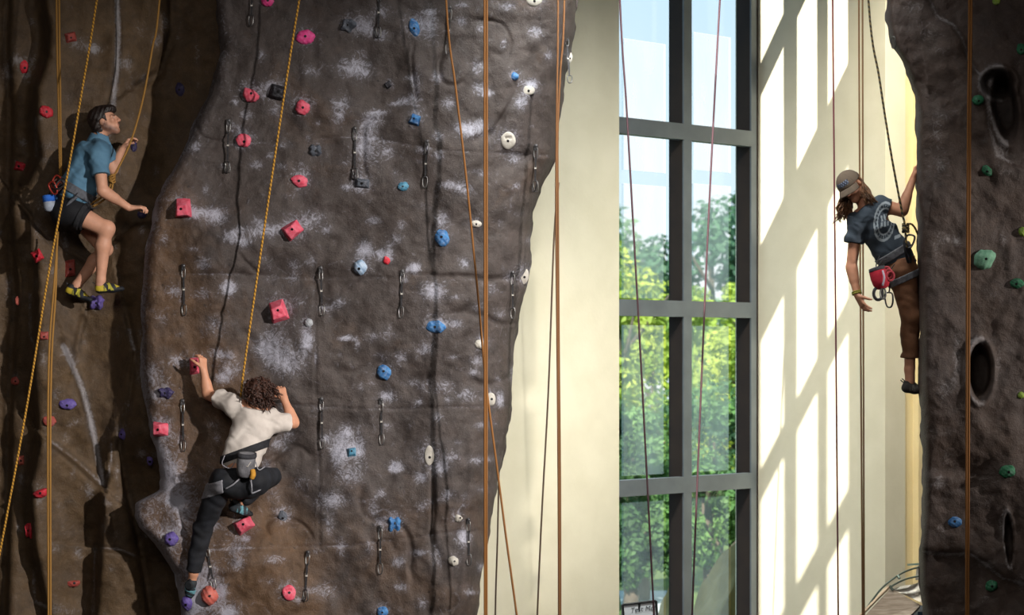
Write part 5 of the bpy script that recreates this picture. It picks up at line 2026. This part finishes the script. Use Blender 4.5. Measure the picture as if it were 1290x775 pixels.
    def shorts(Q):
        d = Sh(Q) + .005 * wrinkle(Q, 24, 5.0)
        d = np.maximum(d, (Q - tpc) @ tpn)
        for i, (c, ax) in enumerate(lc):
            near = (Q[:, 1] < Y) if i == 0 else (Q[:, 1] >= Y)
            d = np.maximum(d, np.where(near, (Q - c) @ ax, -1))
        return d
    lo, hi = Sh.box()
    so = sdf_obj('shorts', shorts, lo, hi, .006, mat('black_shorts_cloth', '121216', '1b1b20', 14, .8, .2, bscale=140))
    adopt(so, body)
    bk = mat('black_harness', '1b1b1e', '29292d', 40, .8, .3)
    gy = mat('slate_harness_webbing', '4d4f55', '5d5f66', 50, .8, .3)
    both = lambda Q: np.minimum(shirt(Q), shorts(Q))
    bc = P(99, 241, Y)
    har = belt(both, bc, unit(Vector((.62, 0, 1))), .034, .012, gy, 'harness', body, lo=npv(bc) - .3, hi=npv(bc) + .3)
    har['label'] = 'dark grey climbing harness with a padded waist belt'
    ll = belt(shorts, P(104, 272, Y - .1), unit(Vector(lc[0][1])), .020, .010, bk, 'leg_loop', har, lo=npv(P(104, 272, Y - .1)) - .2, hi=npv(P(104, 272, Y - .1)) + .2,
              region=lambda Q: Q[:, 1] - (Y - .01))
    mb = MB()
    mb.tube(catmull([P(97, 248, Y - .19), P(87, 256, Y - .2), P(82, 268, Y - .19), P(84, 276, Y - .18)]), .013, 6)
    mb.build('riser_strap', gy, har, True)
    for pts in ([(84, 232, Y - .17), (78, 244, Y - .20), (90, 250, Y - .21), (98, 243, Y - .19)], [(110, 249, Y - .17), (115, 262, Y - .19), (123, 262, Y - .14)]):
        mb = MB()
        mb.tube(catmull([P(*q) for q in pts]), .004, 6)
        mb.build('gear_loop', bk, har, True)
    tl = ('191b20', '26282e', 'b5a02e', 'a8a13c')
    ms = mat('shoe_cloth', 'ffffff', None, 30, .7, vcol=True, bump=.2)
    shoe('shoe', None, P(121, 365, Y - .06), P(157, 363, Y - .02), (.1, 0, 1), None, ms, tl, body)
    shoe('shoe', None, P(84, 366, Y + .12), P(117, 378, Y + .06), (.35, 0, 1), None, ms, tl, body)
    # short dark hair
    H = SDF()
    A = [tuple(r), tuple(f), tuple(u)]
    H.ell(hc + u * .042 - f * .026, (.092, .112, .100), *A, k=.02)
    H.ell(hc - u * .03 - f * .062, (.080, .056, .062), *A, k=.03)
    H.ell(hc + u * .088 + f * .056, (.066, .052, .034), *A, k=.03)
    H.cone(hc + u * .01 + r * .074 + f * .014, hc - u * .03 + r * .072 + f * .014, .010, .008, k=.01)
    H.cone(hc + u * .01 - r * .074 + f * .014, hc - u * .03 - r * .072 + f * .014, .010, .008, k=.01)

    def hairf(Q):
        g = (Q - npv(hc)) @ np.array([tuple(r), tuple(f), tuple(u)]).T
        d = H(Q) + .0025 * np.sin(g[:, 0] * 200 + g[:, 2] * 60 + 3 * np.sin(g[:, 1] * 30)) + .002 * np.sin(g[:, 1] * 150 - g[:, 2] * 120 + 2 * np.sin(g[:, 0] * 40))
        face = np.minimum(g[:, 1] - .030, .056 + .03 * np.abs(g[:, 0]) - g[:, 2])      # open face
        ear = .03 - np.sqrt((g[:, 1] + .004) ** 2 + (g[:, 2] + .012) ** 2)
        return np.maximum(np.maximum(d, face), ear)
    lo, hi = H.box()
    hr = sdf_obj('hair', hairf, lo, hi, .0045, mat('dark_brown_hair', '17100e', '261a16', 60, .45, .5, bscale=220, spec=.5, stretch=(1, 1, .3)))
    adopt(hr, body)
    # gear at the back: chalk bag and a bunch of karabiners
    root = empty('chalk_bag', P(63, 250, Y - .1))
    tag(root, 'blue and white chalk bag hanging behind the climber in blue', 'chalk bag')
    mb = MB()
    top = P(61, 246, Y - .1)
    ax = unit((.12, 0, -1))
    mb.lathe([(.05, .046), (.09, .048), (.12, .04), (.13, .02)], top, ax, 16)
    mb.build('pouch', mat('pale_grey_bag_cloth', '8f97a6', 'a8b0bd', 30, .85, .4), root, True)
    mb = MB()
    mb.lathe([(0, .044), (.004, .050), (.052, .049)], top, ax, 16)
    mb.build('rim', mat('bright_blue_cloth', '1f56b0', '2f6ac8', 30, .85, .4), root, True)
    mb = MB()
    mb.tube(catmull([P(61, 246, Y - .12), P(68, 236, Y - .14), P(80, 232, Y - .16)]), .006, 6)
    mb.build('belt_strap', bk, root)
    dk = mat('dark_steel', '3c3b3d', '504f50', 30, .4, metal=.7)
    rdm = mat('red_anodised_metal', '8e2f26', 'a53c30', 20, .4, metal=.4)
    for i, (x, y, ang, mm, lab) in enumerate([(70, 229, .5, rdm, 'red karabiner topmost in the bunch behind the climber in blue'), (67, 237, -.4, rdm, 'red karabiner lower in the bunch, next to the blue and white chalk bag'),
                                              (76, 232, .9, dk, 'dark karabiner lying on the hip of the climber in blue')]):
        c = P(x, y, Y - .15 - .02 * i)
        o = karabiner(c, unit((math.sin(ang), 0, math.cos(ang))), unit((math.cos(ang), -.4, -math.sin(ang))), .10, .06, .0075).build('karabiner', mm, None, True)
        tag(o, lab, 'karabiner', 'gear on the harness of the climber in blue')
    mb = MB()
    mb.tube(catmull([P(72, 226, Y - .12), P(66, 232, Y - .14), P(72, 240, Y - .15), P(80, 234, Y - .15), P(75, 228, Y - .14)]), .012, 7)
    o = mb.build('coiled_sling', mat('brown_sling', '4a2e28', '5e3c34', 40, .85, .4), None, True)
    tag(o, 'dark reddish sling coiled at the back of the climber in blue', 'sling')
    return body


# ---------------------------------------------------------------- the climber in the cap
def climber_cap():
    m_skin = mat('skin', 'c08a6e', None, 30, .55, vcol=True, spec=.4)
    P = at
    Y = -.25
    B = SDF()
    hc = P(1071.5, 235, Y - .08)
    f, u, r = frame((-.42, -.70, -.55), (-.55, -.10, .78))
    sR, sL = P(1080, 277, Y - .06), P(1112, 259, Y - .04)      # own right (picture left), own left
    nb = P(1092, 262, Y - .04)
    chest = P(1104, 284, Y - .03)
    waist = P(1122, 314, Y)
    hip = P(1135, 334, Y + .02)
    B.cone(chest, waist, .105, .09, k=.03, flat=.72, axis=(.1, 1, 0))
    B.cone(sR.lerp(sL, .15), sR.lerp(sL, .85), .075, .075, k=.05)
    B.cone(waist, hip, .09, .105, k=.05, flat=.85, axis=(0, 1, 0))
    B.cone(nb, hc - f * .03 - u * .03, .052, .050, k=.03)
    eR, wR = P(1072.5, 336, Y - .06), P(1080, 372, Y - .12)
    B.cone(sR, eR, .052, .040, k=.03)
    B.cone(eR, wR, .042, .026, k=.012)
    B.cone(eR + (wR - eR) * .1, eR + (wR - eR) * .45, .042, .036, k=.02)
    hand(B, wR, (.42, -.25, -.9), (.75, .3, .25), (-.1, -1, -.2), curl=(.30, .28, .25), spread=.25, thumb=(.8, .35))
    eL, wL = P(1136, 266, Y - .06), P(1150, 226, Y - .02)
    B.cone(sL, eL, .056, .045, k=.03)
    B.cone(eL, wL, .043, .027, k=.012)
    B.cone(eL + (wL - eL) * .1, eL + (wL - eL) * .45, .044, .037, k=.02)
    hand(B, wL, (.25, .25, 1), (.95, -.1, -.1), (.1, -1, .1), curl=(.5, .6, .5), thumb=(.6, .5))
    hL, hR = P(1135, 338, Y - .02), P(1139, 338, Y + .14)
    kL, aL = P(1147, 398, Y), P(1145.5, 466, Y + .03)
    B.cone(hL, kL, .085, .058, k=.04)
    B.cone(kL, aL, .055, .036, k=.02)
    B.cone(aL, P(1146, 481, Y + .03), .036, .036, k=.02)
    kR, aR = P(1149, 396, Y + .19), P(1146.5, 463, Y + .22)       # the other leg hangs right behind the first
    B.cone(hR, kR, .070, .055, k=.02)
    B.cone(kR, aR, .052, .036, k=.02)
    B.cone(aR, P(1147, 479, Y + .22), .036, .036, k=.02)
    head(B, hc, f, u, r)
    lo, hi = B.box()
    body = sdf_obj('person', B, lo, hi, .005, m_skin, None, skin_cols('b88266', face_spots(hc, f, u, r)))
    person_root(body, 'long-haired climber in a brown cap and dark T-shirt leaning off the wall edge, looking down')
    # T-shirt
    T = SDF()
    T.cone(chest, waist, .138, .128, k=.03, flat=.76, axis=(.1, 1, 0))
    T.cone(waist, P(1137, 338, Y + .02), .126, .132, k=.05, flat=.85, axis=(0, 1, 0))
    T.cone(sR.lerp(sL, .1), sR.lerp(sL, .9), .085, .085, k=.06)
    T.cone(sR, sR.lerp(eR, .66), .078, .074, k=.03)
    T.cone(sL, sL.lerp(eL, .55), .074, .074, k=.03)
    hemc, hemn = npv(P(1136, 333, Y)), npv(unit(P(1144, 350, Y) - P(1124, 316, Y)))
    hemn = npv(unit(Vector((.20, 0, -1))))
    cu = [(npv(sR.lerp(eR, .50)), npv(unit(eR - sR)), .13), (npv(sL.lerp(eL, .36)), npv(unit(eL - sL)), .13)]
    neck, nax = npv(nb + (hc - nb) * .18), npv(unit(hc - nb))

    def shirt(Q):
        d = T(Q) + .006 * 1.3 * wrinkle(Q, 34, .9) + .002 * wrinkle(Q, 80, 4.3)
        d = np.maximum(d, (Q - hemc) @ hemn)
        for c, ax, rr in cu:
            d = np.maximum(d, np.where(np.linalg.norm(Q - c, axis=1) < rr, (Q - c) @ ax, -1))
        return np.maximum(d, np.where(np.linalg.norm(Q - neck, axis=1) < .12, (Q - neck) @ nax, -1))
    ec = npv(P(1114.5, 279, Y - .13))
    ex, ey = npv(unit((.95, 0, .32))), npv(unit((-.32, 0, .95)))
    ex2, ey2 = npv(unit((1, 0, .05))), npv(unit((-.42, 0, 1)))

    def scol(V):
        C = np.tile(np.array(srgb('3a434d')), (len(V), 1))
        q = V - ec
        a, b = q @ ex2 / .082, q @ ey2 / .132
        rr = np.hypot(a, b)
        front = V[:, 1] < Y - .02
        w = np.array(srgb('9aa2a8'))
        C[front & (np.abs(rr - 1) < .07)] = w
        C[front & (np.abs(rr - .70) < .05)] = w
        ang = np.arctan2(b, a)
        C[front & (rr > .78) & (rr < .92) & (np.sin(ang * 24) > .35)] = np.array(srgb('7d868d'))
        glyph = (np.abs(b - .22) < .17) & (np.abs(a) < .42) & (np.sin(a * 22 + b * 4) > -.2) | (np.abs(b + .14) < .15) & (np.abs(a) < .48) & (np.sin(a * 19 + 1 - b * 5) > -.25)
        C[front & glyph] = w
        q2 = V - npv(P(1131, 298, Y - .1))
        sm = (np.abs(q2 @ ex2) < .028) & (np.abs(q2 @ ey2) < .012) & front
        C[sm] = w
        return C
    lo, hi = T.box()
    sh = sdf_obj('t_shirt', shirt, lo, hi, .005, mat('slate_printed_cotton', 'ffffff', None, 9, .9, vcol=True, bump=.25, bscale=160), None, scol)
    sh['label'] = 'dark slate T-shirt with a pale round print on the chest'
    adopt(sh, body)
    # trousers
    Tr = SDF()
    Tr.cone(P(1133, 326, Y + .01), P(1135, 342, Y + .02), .122, .132, k=.05, flat=.95, axis=(0, 1, 0))
    Tr.cone(P(1135, 340, Y - .02), kL, .108, .078, k=.05)
    Tr.cone(kL, P(1145.5, 452, Y + .03), .074, .062, k=.03)
    Tr.cone(P(1145, 450, Y + .03), P(1145.5, 454, Y + .03), .068, .068, k=.008)
    Tr.cone(hR, kR, .100, .076, k=.04)
    Tr.cone(kR, P(1146.5, 453, Y + .22), .072, .060, k=.02)
    cfc, cfn = npv(P(1145, 451, Y + .03)), npv(unit(aL - kL))
    tpc = npv(P(1134, 326, Y))

    def trousers(Q):
        d = Tr(Q) + .0045 * wrinkle(Q, 22, 7.0) + .003 * wrinkle(Q, 48, 1.7)
        d = np.maximum(d, (Q - tpc) @ -hemn)
        return np.maximum(d, np.where(np.abs((Q - cfc) @ cfn) < .2, (Q - cfc) @ cfn, -1))
    lo, hi = Tr.box()
    tr = sdf_obj('trousers', trousers, lo, hi, .006, mat('rust_brown_canvas', '5d3d29', '6d4931', 10, .85, .25, bscale=140))
    adopt(tr, body)
    gy = mat('grey_harness_webbing_dark', '55555a', '67676c', 50, .8, .3)
    bk = mat('black_harness', '1b1b1e', '29292d', 40, .8, .3)
    both = lambda Q: np.minimum(shirt(Q), trousers(Q))
    bc = P(1126, 320, Y)
    har = belt(both, bc, unit(Vector((-.55, 0, 1)) * -1) if False else unit(Vector((-.62, 0, 1))), .030, .012, gy, 'harness', body, lo=npv(bc) - .26, hi=npv(bc) + .26)
    har['label'] = 'grey climbing harness slung low on the hips'
    ll = belt(trousers, P(1142, 349, Y), unit(Vector((-.45, 0, 1))), .026, .010, gy, 'leg_loop', har, lo=npv(P(1140, 349, Y)) - .22, hi=npv(P(1140, 349, Y)) + .22, region=lambda Q: Q[:, 1] - (Y + .12))
    for pts in ([(1108, 322, Y - .13), (1104, 337, Y - .16), (1118, 343, Y - .16), (1127, 333, Y - .15)],):
        mb = MB()
        mb.tube(catmull([P(*q) for q in pts]), .0045, 6)
        mb.build('gear_loop', bk, har, True)
    mb = MB()
    mb.tube(catmull([P(1139, 302, Y - .17), P(1143, 312, Y - .18), P(1147, 325, Y - .12), P(1145, 333, Y - .1), P(1141, 318, Y - .16), P(1139, 303, Y - .17)]), .011, 7)
    mb.build('belay_loop', bk, har, True)
    ms = mat('shoe_cloth', 'ffffff', None, 30, .7, vcol=True, bump=.2)
    shoe('shoe', None, P(1137, 489, Y + .03), P(1162, 493, Y + .03), (0, 0, 1), None, ms, ('1e1c1c', '34302e', '2a2726', '4a4542'), body)
    shoe('shoe', None, P(1139, 487, Y + .22), P(1160, 490, Y + .22), (0, 0, 1), None, ms, ('1e1c1c', '34302e', '2a2726', '4a4542'), body)
    # bracelet
    mb = MB()
    ax = unit(wR - eR)
    o1 = ax.orthogonal().normalized()
    o2 = ax.cross(o1)
    for k in range(2):
        c = wR - ax * (.012 + .014 * k)
        mb.tube([c + o1 * math.cos(a) * .034 + o2 * math.sin(a) * .034 for a in [2 * math.pi * i / 14 for i in range(14)]], .006, 6, closed=True)
    br = mb.build('bracelet', mat('yellow_green_cord', '7d7a2c', '96923c', 30, .8), None, True)
    adopt(br, body)
    # hair: long locks hanging from under the cap
    mh = mat('long_brown_hair', '46301f', '7d5536', 40, .5, .5, bscale=200, spec=.5)
    mb = MB()
    rg = random.Random(8)
    for i in range(260):
        side = rg.random()
        if side < .62:      # picture left and behind the neck, falling free
            st = hc - f * .035 - u * .008 + r * rg.uniform(.02, .096) + f * rg.uniform(-.03, .06)
            L = rg.uniform(.12, .25)
            dr = Vector((rg.uniform(-.28, .10), .02, -1))
        else:               # the other side, falling over the shoulder
            st = hc - f * .05 + u * rg.uniform(-.03, .03) - r * rg.uniform(.06, .085)
            L = rg.uniform(.12, .22)
            dr = Vector((rg.uniform(.2, .6), -.12, -.9))
        ph = rg.uniform(0, 6)
        am = rg.uniform(.008, .020)
        pts = []
        for k in range(10):
            s = k / 9
            pts.append(st + dr * L * s + Vector((math.sin(ph + s * 9) * am, math.cos(ph + s * 7) * am, 0)) * (.3 + s) + Vector((rg.uniform(-.0, .0), 0, 0)))
        mb.tube(pts, [.006] * 7 + [.005, .004, .002], 5)
    hr = mb.build('hair', mh, None, True)
    H = SDF()
    A = [tuple(r), tuple(f), tuple(u)]
    H.ell(hc + u * .02 - f * .035, (.086, .085, .088), *A, k=.03)
    H.ell(hc - u * .05 - f * .05, (.078, .05, .07), *A, k=.03)
    lo, hi = H.box()
    h2 = sdf_obj('hair_mass', lambda Q: np.maximum(H(Q) + .005 * wrinkle(Q, 70, 1), (Q - npv(hc)) @ npv(f) - .012), lo, hi, .005, mh)
    adopt(hr, body)
    adopt(h2, hr)
    # cap
    Kp = SDF()
    Kp.ell(hc + u * .030 - f * .012, (.094, .110, .098), *A, k=.02)

    def capf(Q):
        g = (Q - npv(hc)) @ np.array(A).T
        return np.maximum(Kp(Q), .026 - .0 * g[:, 1] - g[:, 2])

    def ccol(V):
        C = np.tile(np.array(srgb('5d5044')), (len(V), 1))
        g = (V - npv(hc)) @ np.array(A).T
        seam = (np.abs(np.sin(np.arctan2(g[:, 0], g[:, 1]) * 3)) < .05) & (g[:, 2] > .04)
        C[seam] = np.array(srgb('4a3f36'))
        pa = (g[:, 1] > .05) & (np.abs(g[:, 0]) < .055) & (np.abs(g[:, 2] - .068) < .016)
        C[pa] = np.array(srgb('2f3440'))
        C[pa & (np.sin(g[:, 0] * 330) * np.sin(g[:, 2] * 200 + 1) > .25)] = np.array(srgb('6f7a90'))
        return C
    lo, hi = Kp.box()
    mc = mat('faded_cap_twill', 'ffffff', None, 14, .9, vcol=True, bump=.25, bscale=160)
    cap = sdf_obj('cap', capf, lo, hi, .0045, mc, None, ccol)
    cap['label'] = 'faded brown baseball cap with a small dark emblem'
    adopt(cap, body)
    V, Fc = [], []
    na, nr_ = 21, 8
    for layer in (0, 1):
        for i in range(na):
            a = math.radians(-68 + 136 * i / (na - 1))
            for j in range(nr_):
                t = j / (nr_ - 1)
                ext = .070 * t * max(0, math.cos(a * 1.25)) ** .6
                rx = .090
                p = hc + u * (.030 - .028 * t * t - .006 * layer - .03 * math.sin(a) ** 2 * (.3 + t * .6)) + r * (math.sin(a) * (rx + ext * .25)) + f * (-.012 + math.cos(a) * (.104 + 0) + ext * 1.0)
                V.append(p)
    n0 = na * nr_
    for i in range(na - 1):
        for j in range(nr_ - 1):
            a = i * nr_ + j
            Fc.append((a, a + nr_, a + nr_ + 1, a + 1))
            Fc.append((n0 + a, n0 + a + 1, n0 + a + nr_ + 1, n0 + a + nr_))
    for i in range(na - 1):
        a = i * nr_ + nr_ - 1
        Fc.append((a, a + nr_, n0 + a + nr_, n0 + a))
    adopt(link('brim', V, Fc, mat('cap_brim_twill', '54483d', '5f5246', 20, .9, .25, bscale=160), None, True), cap)
    # red chalk bag
    root = empty('chalk_bag', P(1107, 348, Y - .17))
    tag(root, 'red chalk bag with pale lining hanging at the hip of the climber in a cap', 'chalk bag')
    ax = unit((.28, -.1, -1))
    top = P(1105, 339, Y - .16)
    mb = MB()
    mb.lathe([(0, .068), (.02, .074), (.07, .078), (.12, .072), (.15, .055), (.158, .03)], top, ax, 20, 1, .85)
    mb.build('pouch', mat('red_bag_cloth', '9c1a2c', 'b32638', 18, .85, .5, bscale=90), root, True)
    mb = MB()
    mb.lathe([(-.010, .060), (-.012, .070), (.012, .075), (.018, .070)], top, ax, 20, 1, .85)
    mb.build('rim', mat('dark_bag_rim', '2d2d31', '3b3b40', 40, .8, .3), root, True)
    mb = MB()
    mb.lathe([(-.011, .056), (-.018, .03), (-.02, .01)], top, ax, 16, 1, .85)
    mb.build('fleece_lining', mat('pale_fleece', '948f90', 'aaa5a6', 60, .95, .6), root, True)
    mb = MB()
    mb.tube(catmull([P(1112, 341, Y - .23), P(1114, 350, Y - .25), P(1112, 360, Y - .24)]), .008, 7)
    mb.build('pale_stripe', mat('lilac_piping', 'a79aa8', 'b8acba', 30, .85), root, True)
    mb = MB()
    mb.tube(catmull([P(1106, 338, Y - .2), P(1110, 330, Y - .2), P(1117, 326, Y - .18)]), .007, 6)
    mb.build('belt_strap', bk, root)
    mb = MB()
    for k in range(3):
        c = P(1117 + 2 * k, 342 + 3 * k, Y - .19)
        mb.tube([c + Vector((math.cos(a) * .028, -.01 * k, math.sin(a) * .034)) for a in [2 * math.pi * i / 14 for i in range(14)]], .009, 6, closed=True)
    o = mb.build('sling_bundle', mat('red_sling', '8f3038', 'a84048', 40, .85, .4), None, True)
    tag(o, 'bundle of red slings beside the red chalk bag', 'sling')
    st = mat('worn_steel', '6d6c6c', '8a8886', 30, .35, metal=.85)
    dk = mat('dark_steel', '3c3b3d', '504f50', 30, .4, metal=.7)
    o = karabiner(P(1120, 378, Y - .18), unit((-.05, 0, 1)), unit((1, -.5, 0)), .115, .06, .0065).build('karabiner', dk, None, True)
    tag(o, 'long dark karabiner hanging lowest under the red chalk bag', 'karabiner', 'gear of the climber in a cap')
    mb = MB()
    mb.tube(catmull([P(1119, 352, Y - .18), P(1121, 360, Y - .18), P(1120, 369, Y - .18)]), .006, 6)
    o2_ = mb.build('sling', bk, o, True)
    # belay device: a body with two slots and a ring
    root = empty('belay_device', P(1108, 371, Y - .18))
    tag(root, 'dark belay device with a steel loop hanging under the red chalk bag', 'belay device')
    mb = MB()
    c = P(1106, 370, Y - .18)
    mb.tube([c + Vector((math.cos(a) * .034, -.01, math.sin(a) * .048)) for a in [2 * math.pi * i / 18 for i in range(18)]], .013, 8, closed=True)
    mb.build('device_body', dk, root, True)
    mb = MB()
    mb.tube([c + Vector((.035 + math.cos(a) * .022, -.02, math.sin(a) * .042)) for a in [2 * math.pi * i / 18 for i in range(18)]], .007, 8, closed=True)
    mb.build('steel_loop', st, root, True)
    # cluster at the tie-in
    o = karabiner(P(1146, 304, Y - .19), unit((.25, 0, 1)), unit((.9, -.4, -.2)), .10, .062, .008).build('karabiner', dk, None, True)
    tag(o, 'dark karabiner at the tie-in point of the climber in a cap', 'karabiner', 'gear of the climber in a cap')
    return body
# ================================================================ build
build_camera()
build_light()
BVH['c'], BVH['l'], BVH['r'] = build_walls()
build_room()
build_outside()
for h_ in HOLDS:
    make_hold(h_)
for q_ in QD:
    make_quickdraw(q_)
build_ropes()
build_odds()
climber_white()
climber_blue()
climber_cap()
